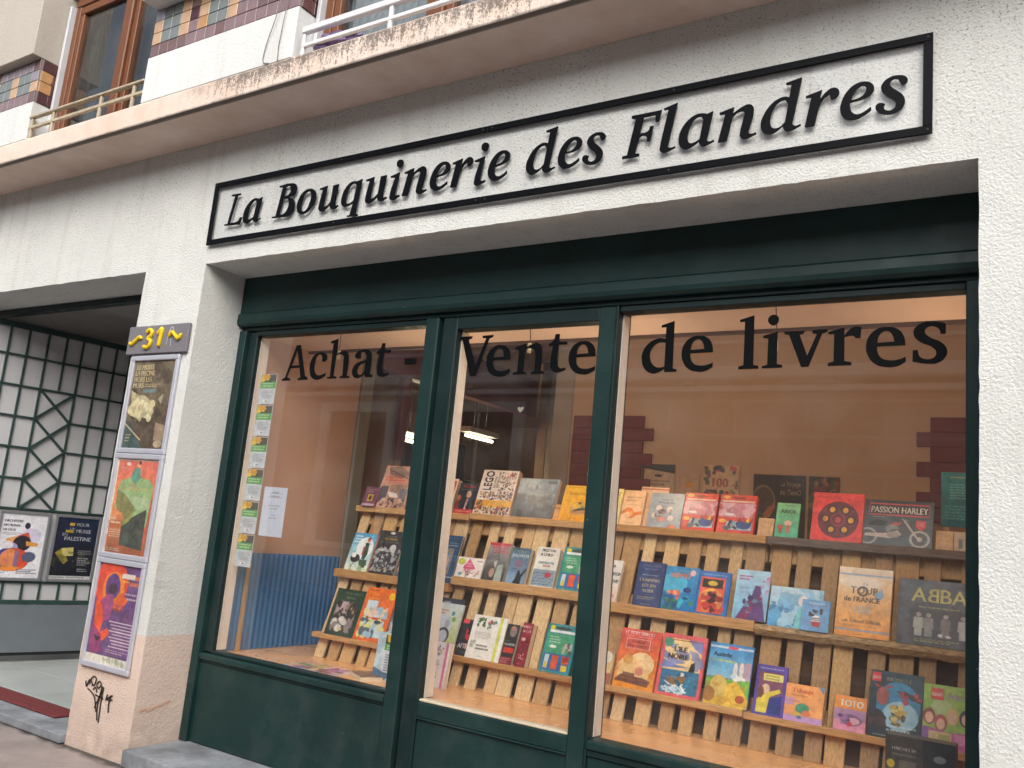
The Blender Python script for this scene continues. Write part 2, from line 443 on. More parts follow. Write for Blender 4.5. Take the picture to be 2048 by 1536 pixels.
def paint_mat(name, col, rough, chips=0.5):
    m = bpy.data.materials.new(name); m.use_nodes = True; n = m.node_tree.nodes; l = m.node_tree.links
    p = n['Principled BSDF']; p.inputs['Specular IOR Level'].default_value = 0.32
    g = n.new('ShaderNodeNewGeometry'); sx = n.new('ShaderNodeSeparateXYZ'); l.new(g.outputs['Position'], sx.inputs[0])
    def tex(sc, det=5, mapping=None, rough_=0.6):
        t = n.new('ShaderNodeTexNoise'); t.inputs['Scale'].default_value = sc; t.inputs['Detail'].default_value = det; t.inputs['Roughness'].default_value = rough_
        if mapping:
            mp = n.new('ShaderNodeMapping'); mp.inputs['Scale'].default_value = mapping; l.new(g.outputs['Position'], mp.inputs['Vector']); l.new(mp.outputs[0], t.inputs['Vector'])
        else: l.new(g.outputs['Position'], t.inputs['Vector'])
        return t.outputs['Fac']
    def rng(v, a, b, c=0.0, d=1.0):
        r = n.new('ShaderNodeMapRange'); r.inputs['From Min'].default_value = a; r.inputs['From Max'].default_value = b
        r.inputs['To Min'].default_value = c; r.inputs['To Max'].default_value = d; l.new(v, r.inputs['Value']); return r.outputs[0]
    def mixc(f, a, b):
        x = n.new('ShaderNodeMix'); x.data_type = 'RGBA'; l.new(f, x.inputs['Factor'])
        for s_, v in (('A', a), ('B', b)):
            if hasattr(v, 'links'): l.new(v, x.inputs[s_])
            else: x.inputs[s_].default_value = v
        return x.outputs['Result']
    def ma(op, a, b):
        x = n.new('ShaderNodeMath'); x.operation = op
        for i, v in enumerate((a, b)):
            if hasattr(v, 'links'): l.new(v, x.inputs[i])
            else: x.inputs[i].default_value = v
        return x.outputs[0]
    c = lin(col)
    base = mixc(rng(tex(2.2), 0.3, 0.7), tuple(v*0.78 for v in c[:3])+(1,), tuple(min(1, v*1.25) for v in c[:3])+(1,))
    dust = ma('MULTIPLY', rng(tex(7, 6), 0.45, 0.75, 0.0, 0.14), rng(sx.outputs['Z'], 0.1, 1.2, 1.0, 0.25))
    base = mixc(dust, base, (0.16, 0.17, 0.155, 1))
    chip = ma('MULTIPLY', rng(tex(48, 3, (1, 1, 0.8), 0.5), 0.765, 0.785), chips)
    base = mixc(chip, base, (0.33, 0.34, 0.31, 1))
    l.new(base, p.inputs['Base Color'])
    l.new(rng(tex(9, 5), 0.3, 0.7, rough-0.10, rough+0.14), p.inputs['Roughness'])
    b_ = n.new('ShaderNodeBump'); b_.inputs['Strength'].default_value = 0.22; b_.inputs['Distance'].default_value = 0.003
    l.new(ma('ADD', tex(1, 4, (160, 160, 9)), ma('MULTIPLY', tex(40, 3), 0.6)), b_.inputs['Height']); l.new(b_.outputs['Normal'], p.inputs['Normal'])
    return m
GREEN = paint_mat('dark_green_paint', '#163130', 0.42)
GREEN_D = paint_mat('black_green_paint', '#112627', 0.45, 0.3)
BLACK = mat('black_acrylic', '#0b0d11', 0.45, var=0.05, spec=0.10)
VINYL = mat('black_vinyl', '#06090c', 0.6, spec=0.12)
SILVER = mat('silver_aluminium', '#c6c9d4', 0.36, metal=0.35, var=0.05, vs_=12)
CREAM = mat('book_pages', '#d9cbb2', 0.85, var=0.12, vs_=60, grain=(1, 40, 1))
BOARD = {}
def board(hx):
    if hx not in BOARD: BOARD[hx] = mat('cover_'+hx.strip('#'), hx, 0.4, var=0.06, vs_=30)
    return BOARD[hx]
def wood(name, c1, grainv, var=0.28, rough=0.7):
    return mat(name, c1, rough, var=var, vs_=9, grain=grainv, bump=0.25, bs=14, dirt=0.35)
WOODS = [wood('pallet_pine_%d' % i, c, (14, 14, 1.3)) for i, c in enumerate(('#cfae80', '#bf9c6e', '#d6b98e', '#b18d62', '#c8a26e', '#a78660'))]
WOODH = [wood('shelf_pine_%d' % i, c, (1.3, 14, 14)) for i, c in enumerate(('#c39662', '#b78a56', '#caa16e'))]
WOODDARK = wood('shelf_weathered', '#6e625a', (1.3, 14, 14), var=0.45)
WOODROUGH = wood('shelf_barky', '#a88d68', (4, 14, 14), var=0.6)
LAMIN = mat('peach_laminate', '#e6b07a', 0.28, var=0.06, vs_=4)
def glass_mat(name, k=1.9, tint=(1, 1, 1), dirt=0.02):
    m = bpy.data.materials.new(name); m.use_nodes = True; n = m.node_tree.nodes; l = m.node_tree.links
    n.remove(n['Principled BSDF'])
    lw_ = n.new('ShaderNodeLayerWeight'); lw_.inputs['Blend'].default_value = 0.5      # Schlick reflectance, the same from both sides
    pw = n.new('ShaderNodeMath'); pw.operation = 'POWER'; pw.inputs[1].default_value = 5.0; l.new(lw_.outputs['Facing'], pw.inputs[0])
    mu = n.new('ShaderNodeMath'); mu.operation = 'MULTIPLY_ADD'; mu.inputs[1].default_value = 0.96*k; mu.inputs[2].default_value = 0.04*k; mu.use_clamp = True; l.new(pw.outputs[0], mu.inputs[0])
    tr = n.new('ShaderNodeBsdfTransparent'); tr.inputs[0].default_value = (*tint, 1)
    gl = n.new('ShaderNodeBsdfGlossy'); gl.inputs['Roughness'].default_value = 0.0
    mx = n.new('ShaderNodeMixShader'); l.new(mu.outputs[0], mx.inputs[0]); l.new(tr.outputs[0], mx.inputs[1]); l.new(gl.outputs[0], mx.inputs[2])
    df = n.new('ShaderNodeBsdfDiffuse'); df.inputs[0].default_value = (0.6, 0.6, 0.58, 1)
    g = n.new('ShaderNodeNewGeometry'); t = n.new('ShaderNodeTexNoise'); t.inputs['Scale'].default_value = 5; t.inputs['Detail'].default_value = 8
    l.new(g.outputs['Position'], t.inputs['Vector'])
    r = n.new('ShaderNodeMapRange'); r.inputs['From Min'].default_value = 0.45; r.inputs['From Max'].default_value = 0.8; r.inputs['To Max'].default_value = dirt*3; r.inputs['To Min'].default_value = dirt*0.4
    l.new(t.outputs['Fac'], r.inputs['Value'])
    m2 = n.new('ShaderNodeMixShader'); l.new(r.outputs[0], m2.inputs[0]); l.new(mx.outputs[0], m2.inputs[1]); l.new(df.outputs[0], m2.inputs[2])
    l.new(m2.outputs[0], n['Material Output'].inputs['Surface'])
    return m
GLASS = glass_mat('window_glass', 1.9, (0.985, 0.99, 0.985), 0.010)
GLASS_UP = glass_mat('upper_window_glass', 1.6, (0.72, 0.75, 0.75))
ACRYL = glass_mat('clear_acrylic', 0.6, (0.995, 0.995, 0.995), 0.008)

# traced outlines of the sign and window lettering (half millimetres, x and height; ! marks a corner)
SIGN_GLYPHS={"d":["-1595,6191! -1711,6170! -1710,6155! -1671,6149! -1683,6049! -1715,6060 -1763,6053 -1816,6019 -1869,5943 -1888,5872 -1873,5812 -1831,5782 -1786,5787 -1722,5830! -1718,5805 -1695,5783 -1658,5783 -1593,5809! -1593,5820! -1631,5813 -1652,5831 -1650,5864!","-1715,6037! -1689,5997! -1708,5857! -1747,5824 -1788,5822 -1813,5851 -1817,5911 -1794,5985 -1755,6029"],"r":["-1450,6058! -1563,6033! -1563,6018! -1524,6014! -1564,5789! -1497,5787! -1469,5930! -1438,5985 -1397,6014! -1387,5973! -1349,5981 -1330,6016 -1342,6046 -1373,6059 -1411,6044 -1464,5987!"],"e":["-1113,5859! -1113,5833! -1172,5796 -1240,5783 -1294,5810 -1320,5871 -1314,5927 -1283,5999 -1228,6050 -1166,6061 -1113,6038 -1096,5998 -1115,5956 -1163,5931 -1256,5918! -1253,5879 -1235,5838 -1204,5819 -1161,5829","-1250,5935! -1191,5943 -1153,5978 -1149,6012 -1171,6032 -1202,6021 -1232,5985"],"s":["-917,5985! -942,6033! -971,6036 -993,6014 -985,5986 -940,5940 -906,5901 -895,5858 -909,5816 -956,5784 -1015,5782 -1066,5808 -1084,5845 -1073,5870 -1046,5873 -1022,5861! -1030,5835 -1009,5810 -978,5808 -956,5829 -955,5860 -981,5893 -1033,5944 -1050,5984 -1037,6024 -996,6055 -936,6059 -890,6038 -879,6010 -893,5988"],"F":["-2958,6149! -2697,6150! -2716,6058! -2746,6059! -2748,6117! -2853,6118! -2875,5981! -2822,5981 -2799,5994 -2791,6025! -2760,6026! -2782,5898! -2811,5901! -2811,5930 -2830,5952 -2881,5953! -2909,5812! -2869,5804! -2871,5782! -3019,5782! -3020,5804! -2977,5807! -2921,6114! -2960,6128!"],"l":["-2563,6188! -2679,6159! -2678,6147! -2638,6142! -2692,5825 -2691,5799 -2667,5779 -2627,5781 -2562,5803! -2563,5816! -2596,5809 -2623,5820 -2623,5843!"],"a":["-2264,6055! -2312,6041! -2350,6053 -2404,6052 -2472,6011 -2523,5938 -2536,5871 -2521,5806 -2481,5778 -2433,5782 -2367,5821! -2361,5794 -2338,5777 -2300,5780 -2246,5802! -2247,5814! -2282,5806 -2303,5820 -2301,5851!","-2362,6029! -2341,5995! -2363,5840! -2407,5819 -2442,5821 -2463,5854 -2461,5913 -2433,5990 -2396,6026"],"n":["-2099,6055! -2213,6029! -2212,6015! -2167,6008! -2214,5785! -2146,5785! -2110,5976! -2072,6003 -2030,6007 -2016,5990 -2022,5950 -2044,5827 -2043,5803 -2024,5783 -1990,5779 -1919,5802! -1921,5816! -1954,5810 -1976,5822 -1974,5855 -1946,5998 -1954,6035 -1983,6055 -2026,6048 -2106,6003!"],"L":["-7856,6153! -7714,6150! -7709,6130! -7761,6128! -7826,5814! -7720,5813 -7679,5828 -7663,5860! -7629,5859! -7654,5779! -7907,5791! -7911,5806! -7860,5808! -7798,6128! -7851,6131!"],"B":["-7093,6145! -6920,6150 -6847,6131 -6825,6091 -6840,6024 -6918,5991! -6846,5959 -6822,5905 -6841,5822 -6892,5783 -6957,5778! -7138,5785! -7141,5800! -7087,5801! -7033,6121! -7086,6127!","-6992,6120! -6933,6122 -6909,6089 -6921,6030 -7000,6010!","-7007,5985! -6937,5975 -6909,5935 -6924,5849 -6965,5814 -7037,5806!"],"o":["-6618,6046 -6538,6010 -6515,5946 -6552,5844 -6646,5778 -6726,5784 -6771,5835 -6767,5943 -6706,6023","-6624,6018 -6589,5983 -6592,5892 -6641,5807 -6684,5804 -6715,5849 -6706,5940 -6667,6005"],"u":["-6365,6042! -6473,6025! -6471,6011! -6421,6005! -6451,5841 -6449,5793 -6406,5768 -6360,5781 -6292,5825! -6286,5790 -6249,5772 -6172,5793! -6177,5807! -6211,5803 -6226,5824 -6205,6037! -6281,6032! -6293,5854! -6352,5817 -6385,5823 -6388,5859!"],"q":["-5888,6044! -5947,6030! -6026,6034 -6098,5984 -6138,5893 -6135,5814 -6100,5778 -6049,5777 -5974,5803! -5999,5677! -6032,5676! -6033,5661! -5889,5658! -5891,5674! -5927,5675!","-5990,6012! -5952,5986! -5972,5828! -6024,5803 -6068,5812 -6081,5859 -6064,5945 -6028,6002"],"i":["-4402,6039! -4514,6014! -4512,6000! -4455,5994! -4498,5805 -4491,5774 -4446,5765 -4372,5791! -4377,5805! -4416,5803 -4435,5828!","-4453,6130 -4445,6163 -4405,6171 -4378,6152 -4381,6112 -4408,6091 -4437,6100"]}
SIGN_TEXT=[('L', 0.0), ('a', -2.5387), ('B', 0.0), ('o', 0.0), ('u', 0.0), ('q', 0.0), ('u', 0.3189), ('i', -0.5001), ('n', -1.5645), ('e', -1.8473), ('r', -1.6016), ('i', 0.0), ('e', -1.5167), ('d', -1.0306), ('e', -1.1554), ('s', -1.1541), ('F', 0.0), ('l', 0.0), ('a', 0.0), ('n', 0.0), ('d', 0.0), ('r', 0.0), ('e', 0.0), ('s', 0.0)]
GLASS_GLYPHS={"A":["-7307,4571! -7241,4571! -7111,4214! -7067,4192! -7066,4170! -7219,4167! -7222,4184! -7182,4198! -7214,4308! -7353,4305! -7392,4202! -7342,4189! -7343,4164! -7467,4163! -7470,4183! -7426,4199!","-7285,4508! -7224,4337! -7339,4336!"],"c":["-6807,4420 -6815,4381 -6853,4366 -6881,4380 -6881,4419 -6916,4450 -6960,4434 -6980,4351 -6974,4268 -6932,4222 -6874,4218 -6798,4244! -6802,4207! -6868,4176 -6944,4167 -7012,4199 -7051,4279 -7047,4386 -6997,4451 -6920,4474 -6839,4458"],"h":["-6673,4621! -6783,4592! -6779,4574! -6740,4568! -6729,4198! -6774,4190! -6771,4176! -6633,4175! -6631,4194! -6676,4205! -6675,4432! -6620,4443 -6568,4420 -6561,4380 -6547,4206! -6588,4193! -6587,4177! -6444,4177! -6445,4196! -6483,4205! -6484,4393 -6511,4459 -6562,4477 -6614,4469 -6666,4444!"],"a":["-6396,4407 -6378,4454 -6309,4480 -6226,4477 -6175,4447 -6157,4383 -6158,4213! -6121,4205! -6119,4181! -6224,4183! -6235,4215! -6291,4181 -6352,4174 -6400,4207 -6414,4263 -6378,4326 -6299,4356 -6236,4366! -6237,4417 -6268,4450 -6312,4450 -6316,4428 -6309,4388! -6356,4384","-6240,4342! -6244,4239! -6285,4208 -6323,4217 -6339,4261 -6313,4312"],"t":["-5992,4541! -6037,4541! -6049,4490 -6098,4448! -6101,4433! -6055,4433! -6064,4247 -6041,4195 -5986,4179 -5904,4200! -5903,4223! -5960,4219 -5986,4245 -5996,4437! -5906,4437! -5908,4465! -5990,4468!"],"-":["-5707,4365! -5560,4366! -5556,4303! -5702,4301!"],"V":["-5041,4565! -4881,4565! -4880,4542! -4922,4532! -4813,4267! -4716,4535! -4757,4540! -4762,4563! -4633,4567! -4636,4545! -4676,4533! -4800,4166! -4863,4164! -4995,4528! -5038,4545!"],"e":["-2434,4316! -2629,4313! -2627,4279 -2598,4227 -2540,4207 -2480,4212 -2431,4230! -2432,4191! -2490,4160 -2557,4155 -2640,4180 -2693,4248 -2707,4322 -2687,4396 -2629,4450 -2554,4462 -2486,4440 -2446,4386","-2628,4343! -2618,4393 -2588,4426 -2552,4427 -2524,4395 -2511,4348!"],"n":["-4255,4466! -4371,4431! -4365,4412! -4326,4409! -4324,4196! -4370,4186! -4372,4172! -4230,4172! -4225,4187! -4258,4198! -4259,4405! -4206,4417 -4164,4407 -4146,4372 -4139,4199! -4174,4185! -4177,4170! -4038,4172! -4032,4188! -4070,4201! -4073,4376 -4085,4434 -4129,4466 -4178,4458 -4249,4430!"],"d":["-2786,4602! -2902,4569! -2902,4549! -2858,4550! -2859,4450! -2923,4455 -3010,4416 -3061,4342 -3066,4266 -3034,4190 -2973,4151 -2917,4153 -2854,4185! -2853,4158! -2745,4159! -2743,4179! -2778,4190!","-2856,4413! -2855,4205! -2913,4200 -2957,4223 -2989,4284 -2987,4346 -2955,4395 -2906,4418"],"l":["-2104,4611! -2220,4579! -2220,4560! -2179,4560! -2176,4200! -2217,4189! -2216,4166! -2055,4168! -2055,4191! -2096,4201!"],"i":["-1912,4465! -2026,4436! -2025,4418! -1985,4411! -1985,4198! -2028,4187! -2027,4169! -1867,4172! -1867,4193! -1909,4202!","-1993,4563 -1980,4594 -1946,4606 -1915,4590 -1906,4561 -1918,4531 -1950,4517 -1979,4533"],"v":["-1858,4463! -1705,4463! -1709,4440! -1740,4429! -1678,4262! -1611,4430! -1644,4439! -1645,4463! -1530,4468! -1533,4444! -1571,4432! -1665,4174! -1721,4172! -1822,4433! -1860,4442!"],"r":["-1409,4473! -1526,4443! -1526,4426! -1482,4424! -1481,4210! -1522,4198! -1523,4175! -1351,4177! -1352,4201! -1403,4211! -1406,4396! -1368,4405 -1336,4400 -1327,4386! -1291,4384! -1285,4472! -1332,4477 -1376,4450 -1406,4413!"],"s":["-713,4468! -713,4390! -747,4391! -756,4425 -796,4450 -836,4442 -850,4413 -824,4376 -738,4327 -704,4274 -712,4223 -760,4179 -828,4173 -930,4191! -929,4277! -896,4278! -881,4228 -828,4207 -786,4222 -774,4254 -795,4290 -893,4346 -926,4401 -909,4453 -854,4484 -785,4486"]}
GLASS_TEXT=[('A', 0.0), ('c', 0.0), ('h', 0.0), ('a', 0.0), ('t', 0.0), ('-', 0.0), ('V', 0.0), ('e', -0.99), ('n', 0.0), ('t', 1.0467), ('e', -0.5396), ('d', 0.0), ('e', 0.0), ('l', 0.0), ('i', 0.0), ('v', 0.0), ('r', 0.0), ('e', 0.7283), ('s', 0.0)]

# ------------------------------------------------------------------ ground
def pavement_mat():
    m = mat('pavement_asphalt', '#948985', 0.9, var=0.22, vs_=3, bump=0.6, bs=160, dirt=0.3)
    n = m.node_tree.nodes; l = m.node_tree.links; p = n['Principled BSDF']
    src = p.inputs['Base Color'].links[0].from_socket
    g = n.new('ShaderNodeNewGeometry'); sx = n.new('ShaderNodeSeparateXYZ'); l.new(g.outputs['Position'], sx.inputs[0])
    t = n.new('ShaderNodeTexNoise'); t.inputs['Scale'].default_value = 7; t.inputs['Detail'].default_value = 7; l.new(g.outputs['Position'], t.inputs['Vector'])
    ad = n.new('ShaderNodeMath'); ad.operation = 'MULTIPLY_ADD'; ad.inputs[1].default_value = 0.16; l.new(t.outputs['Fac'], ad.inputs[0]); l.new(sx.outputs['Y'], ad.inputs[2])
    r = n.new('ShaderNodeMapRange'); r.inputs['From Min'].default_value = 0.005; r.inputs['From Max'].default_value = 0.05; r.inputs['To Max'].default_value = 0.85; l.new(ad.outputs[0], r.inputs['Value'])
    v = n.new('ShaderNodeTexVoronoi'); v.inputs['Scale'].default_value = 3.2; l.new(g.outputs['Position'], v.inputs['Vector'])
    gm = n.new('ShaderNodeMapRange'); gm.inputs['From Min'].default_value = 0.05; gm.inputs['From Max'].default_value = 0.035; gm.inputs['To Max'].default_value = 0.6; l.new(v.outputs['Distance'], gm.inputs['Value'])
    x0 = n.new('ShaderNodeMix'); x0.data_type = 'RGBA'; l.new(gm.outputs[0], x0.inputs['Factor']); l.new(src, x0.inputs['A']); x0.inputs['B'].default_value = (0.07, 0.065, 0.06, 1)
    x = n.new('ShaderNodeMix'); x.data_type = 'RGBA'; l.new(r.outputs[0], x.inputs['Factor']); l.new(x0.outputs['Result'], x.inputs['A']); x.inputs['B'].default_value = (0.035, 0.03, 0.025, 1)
    l.new(x.outputs['Result'], p.inputs['Base Color']); return m
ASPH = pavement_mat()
ROAD = mat('road_asphalt', '#55555a', 0.9, var=0.25, vs_=2, bump=0.5, bs=140)
STONE = mat('blue_limestone', '#858a90', 0.6, var=0.42, vs_=6, bump=0.4, bs=50, dirt=0.7)
def gridsheet(name, x0, x1, y0, y1, z, m, nx=1, ny=1, jit=0.0):
    vs_ = []; fs = []
    for j in range(ny+1):
        for i in range(nx+1):
            vs_.append((x0+(x1-x0)*i/nx, y0+(y1-y0)*j/ny, z + (random.uniform(-jit, jit) if 0 < i < nx and 0 < j < ny else 0)))
    for j in range(ny):
        for i in range(nx): a = j*(nx+1)+i; fs.append((a, a+1, a+nx+2, a+nx+1))
    return put(name, meshdata(name, vs_, fs), m)
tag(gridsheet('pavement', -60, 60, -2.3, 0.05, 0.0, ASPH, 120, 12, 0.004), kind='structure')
tag(box('kerb', -60, 60, -2.5, -2.3, -0.2, 0.002, STONE), kind='structure')
tag(gridsheet('road', -60, 60, -7.6, -2.45, -0.12, ROAD), kind='structure')
tag(box('kerb', -60, 60, -7.8, -7.6, -0.2, 0.002, STONE), kind='structure')
tag(gridsheet('pavement', -60, 60, -9.6, -7.8, 0.0, ASPH), kind='structure')

# ------------------------------------------------------------------ shop building: wall with two openings
XO0, XO1, ZO = -4.09, -0.225, 2.693
XP0, XP1 = -7.9, -4.64
ZL = 3.45
bld = thing('shop_building', 'white stucco building with peach ledge above the dark green shopfront', 'building')
def wall_mesh():
    st = 0.045
    def ticks(vals):
        out = []
        for a, b in zip(vals[:-1], vals[1:]):
            n = max(1, int(round((b-a)/st))); out += [a+(b-a)*i/n for i in range(n)]
        return out+[vals[-1]]
    xs = ticks([-10.0, XP0, XP1, XO0, XO1, 3.2]); zs = ticks([-0.02, 1.35, ZO, ZL+0.02])
    def solid(x, z):
        if z < ZO and (XP0 < x < XP1 or XO0 < x < XO1): return False
        return True
    bm = bmesh.new(); V = {}
    def vert(i, j, d):
        k = (i, j, d)
        if k not in V:
            x, z = xs[i], zs[j]
            edge = min(abs(x-XO0), abs(x-XO1), abs(x-XP1), abs(z-ZO)) < 1e-4
            n1 = mnoise.noise(Vector((x*9, z*9, d*3.1)))*0.0025
            ox = oz = 0
            if edge and d == 0: ox = mnoise.noise(Vector((x*21, z*21, 5.2)))*0.0035; oz = mnoise.noise(Vector((x*21, z*21, 9.7)))*0.0035
            V[k] = bm.verts.new((x+ox, (n1 if d == 0 else [0, 0.12, 0.24, 0.36][d]), z+oz))
        return V[k]
    nx, nz = len(xs)-1, len(zs)-1
    S = [[solid((xs[i]+xs[i+1])/2, (zs[j]+zs[j+1])/2) for j in range(nz)] for i in range(nx)]
    for i in range(nx):
        for j in range(nz):
            if not S[i][j]: continue
            bm.faces.new((vert(i, j, 0), vert(i+1, j, 0), vert(i+1, j+1, 0), vert(i, j+1, 0)))
            for (di, dj, a, b) in ((1, 0, (i+1, j), (i+1, j+1)), (-1, 0, (i, j+1), (i, j)), (0, -1, (i, j), (i+1, j))):
                ii, jj = i+di, j+dj
                if 0 <= ii < nx and 0 <= jj < nz and not S[ii][jj]:
                    for d in range(3):
                        bm.faces.new((vert(*b, d), vert(*a, d), vert(*a, d+1), vert(*b, d+1)))
    bmesh.ops.recalc_face_normals(bm, faces=bm.faces)
    me = bpy.data.meshes.new('wall'); bm.to_mesh(me); bm.free()
    for p in me.polygons: p.use_smooth = False
    return me
put('wall', wall_mesh(), STUCCO, bld)
# ledge with a slightly wavy lower arris
def ledge_mesh():
    xs = np.linspace(-10, 3.2, 280); rows = []
    for x in xs:
        w = mnoise.noise(Vector((x*3, 1.7, 0)))*0.004 + mnoise.noise(Vector((x*14, 7.7, 0)))*0.002
        rows.append([(x, 0.0, ZL), (x, -0.30, ZL-0.002), (x, -0.322+w*0.4, ZL+0.006+w), (x, -0.322+w*0.3, 3.583+w*0.5), (x, -0.312, 3.596), (x, 0.3, 3.596)])
    return rows
strip_sweep('ledge', ledge_mesh(), LEDGE, bld, smooth=False)
# ---- first floor: white blocks with tile bands, windows between them
YB = -0.316; YW = -0.15
TILES = {k: mat('glazed_tile_'+k, c, 0.18, var=0.10, vs_=18, spec=0.6) for k, c in dict(m='#745b5a', p='#877174', l='#938a93', o='#c4a283', a='#b98c5c', g='#7a8280', t='#666f6e', r='#4a2428', b='#5f383a', c='#c9c0ae').items()}
GROUT = mat('grey_grout', '#8f8a85', 0.9)
PW, PZ = 0.0825, 0.0765
def tile_me(nx_, ny_):
    return box_me('tile', 0.002, PW-0.002, -0.008, 0, 0.002, PZ-0.002, 0.0015)
TM = {}
def tile(x, y, z, key, rot=0.0):
    if key not in TM: 
        me = tile_me(0, 0); me.materials.append(TILES[key]); TM[key] = me
    o = bpy.data.objects.new('tile', TM[key]); COL.objects.link(o); o.parent = bld
    o.location = (x, y, z); o.rotation_euler = (random.uniform(-.012, .012), 0, rot+random.uniform(-.012, .012)); return o
box('spandrel', -4.49, -3.25, YB, 0.1, 3.5965, 3.884, WHITE_WALL, bld, 0.004)
box('tile_backing', -4.487, -3.253, YB+0.012, 0.1, 3.8845, 4.192, GROUT, bld)
cols_mid = ['mool', 'mggt', 'mggt', 'mooo', 'pprm', 'paoo', 'pggt', 'mggt', 'pooo', 'pplc', 'ppcl', 'pmmm', 'pmoo', 'pmoo', 'pmgg']
for i, cc in enumerate(cols_mid):
    for j, k in enumerate(cc): tile(-4.488+i*PW, YB+0.012, 3.886+j*PZ, k)
for i in range(2):
    for j in range(4): tile(-3.253, YB+0.016+i*PW, 3.886+j*PZ, 'r' if (i+j) % 3 else 'b', R(90))
box('upper_spandrel', -4.49, -3.25, YB-0.10, 0.1, 4.194, 5.2, WHITE_WALL, bld, 0.004)
box('spandrel', -10, -5.72, YB, 0.1, 3.5965, 3.868, WHITE_WALL, bld, 0.004)
box('tile_backing', -10, -5.723, YB+0.012, 0.1, 3.8685, 4.176, GROUT, bld)
cols_left = ['molm', 'pggl', 'pggl', 'pool', 'pggl', 'pggl', 'moom']
for i, cc in enumerate(cols_left):
    for j, k in enumerate(cc): tile(-5.7225-PW*(i+1), YB+0.012, 3.870+j*PZ, k)
for i in range(3):
    for j, k in enumerate('raar' if i == 0 else 'rrbr' if i == 1 else 'brrr'): tile(-5.723, YB+0.016+i*0.068, 3.870+j*PZ, k, R(90))
GREY_WALL = stucco('grey_render', '#b9b2a8', speck=0.2, bstr=0.2, bscale=45)
box('upper_spandrel', -10, -5.72, YB-0.06, 0.1, 4.178, 6.0, GREY_WALL, bld, 0.004)
box('wall_core', -10, 3.2, 0.12, 0.3, 3.47, 7.5, GREY_WALL, bld)
box('upper_wall', -10, 3.2, YB-0.1, 0.3, 6.0, 9.5, WHITE_WALL, bld)
box('spandrel', -0.6, 3.2, YB, 0.1, 3.5965, 3.884, WHITE_WALL, bld, 0.004)
box('upper_spandrel', -0.6, 3.2, YB-0.05, 0.1, 3.886, 6.0, WHITE_WALL, bld, 0.004)
# windows
WBROWN = mat('varnished_wood_frame', '#6e4226', 0.5, var=0.25, vs_=8, grain=(20, 20, 1.5))
WPVC = mat('white_shutter_guide', '#c3c6cb', 0.4, var=0.05)
CURT = mat('grey_net_curtain', '#454a49', 0.9, var=0.1)
CURTW = mat('white_net_curtain', '#d8dbe2', 0.9, var=0.05)
DARKROOM = mat('dark_room', '#2a2b2c', 0.9)
def curtain(name, x0, x1, y, z0, z1, m, parent, fold=0.05, amp=0.012):
    rows = []
    n = int((x1-x0)/fold*8)
    for i in range(n+1):
        x = x0+(x1-x0)*i/n; a = amp*math.sin(2*math.pi*(x-x0)/fold + 0.7*math.sin(x*9))
        rows.append([(x, y+a*0.6, z0), (x+0.004*math.sin(x*31), y+a, (z0+z1)/2), (x, y+a*0.7, z1)])
    return strip_sweep(name, rows, m, parent)
def upper_window(x0, x1, z0, z1, curt, mid):
    w = bpy.data.objects.new('window', None); COL.objects.link(w); w.parent = bld; w.location = (x0, YW, z0)
    yb, yf = YW+0.05, YW-0.02
    box('shutter_guide', x0+0.005, x0+0.030, yf-0.035, yf+0.02, z0, z1, WPVC, w, 0.003)
    box('frame_stile', x0+0.032, x0+0.085, yf, yb, z0, z1, WBROWN, w, 0.004)
    box('frame_stile', x1-0.06, x1-0.002, yf, yb, z0, z1, WBROWN, w, 0.004)
    for a, b in ((x0+0.087, mid-0.037), (mid+0.037, x1-0.062)):
        box('sash_stile', a, a+0.045, yf+0.006, yb-0.004, z0+0.062, z1-0.062, WBROWN, w, 0.004)
        box('sash_stile', b-0.045, b, yf+0.006, yb-0.004, z0+0.062, z1-0.062, WBROWN, w, 0.004)
        box('sash_rail', a, b, yf+0.005, yb-0.003, z0+0.002, z0+0.06, WBROWN, w, 0.004)
        box('sash_rail', a, b, yf+0.005, yb-0.003, z1-0.06, z1-0.002, WBROWN, w, 0.004)
        box('pane', a+0.043, b-0.043, YW+0.01, YW+0.014, z0+0.058, z1-0.058, GLASS_UP, w)
    box('frame_stile', mid-0.035, mid+0.035, yf-0.014, yb+0.002, z0, z1, WBROWN, w, 0.006)
    box('frame_rail', x0+0.032, x1-0.002, yf-0.004, yb, z1+0.001, z1+0.06, WBROWN, w, 0.004)
    curtain('curtain', x0+0.09, mid-0.03, YW+0.10, z0, z1, curt, w)
    curtain('curtain', mid+0.03, x1-0.06, YW+0.10, z0, z1, curt, w, 0.07)
    return w
upper_window(-5.715, -4.50, 3.60, 4.62, CURT, -5.02)
upper_window(-3.245, -1.9, 3.60, 4.75, CURTW, -2.45)
box('lintel', -5.72, -4.49, YW-0.05, 0.1, 4.70, 6.0, WHITE_WALL, bld)
box('lintel', -3.25, -0.6, YW-0.05, 0.1, 4.83, 6.0, WHITE_WALL, bld)
box('room_back', -6.0, -0.5, 0.08, 0.1, 3.5, 6.0, DARKROOM, bld)
box('pier', -1.895, -0.602, YW-0.02, 0.1, 3.5965, 4.82, WHITE_WALL, bld)
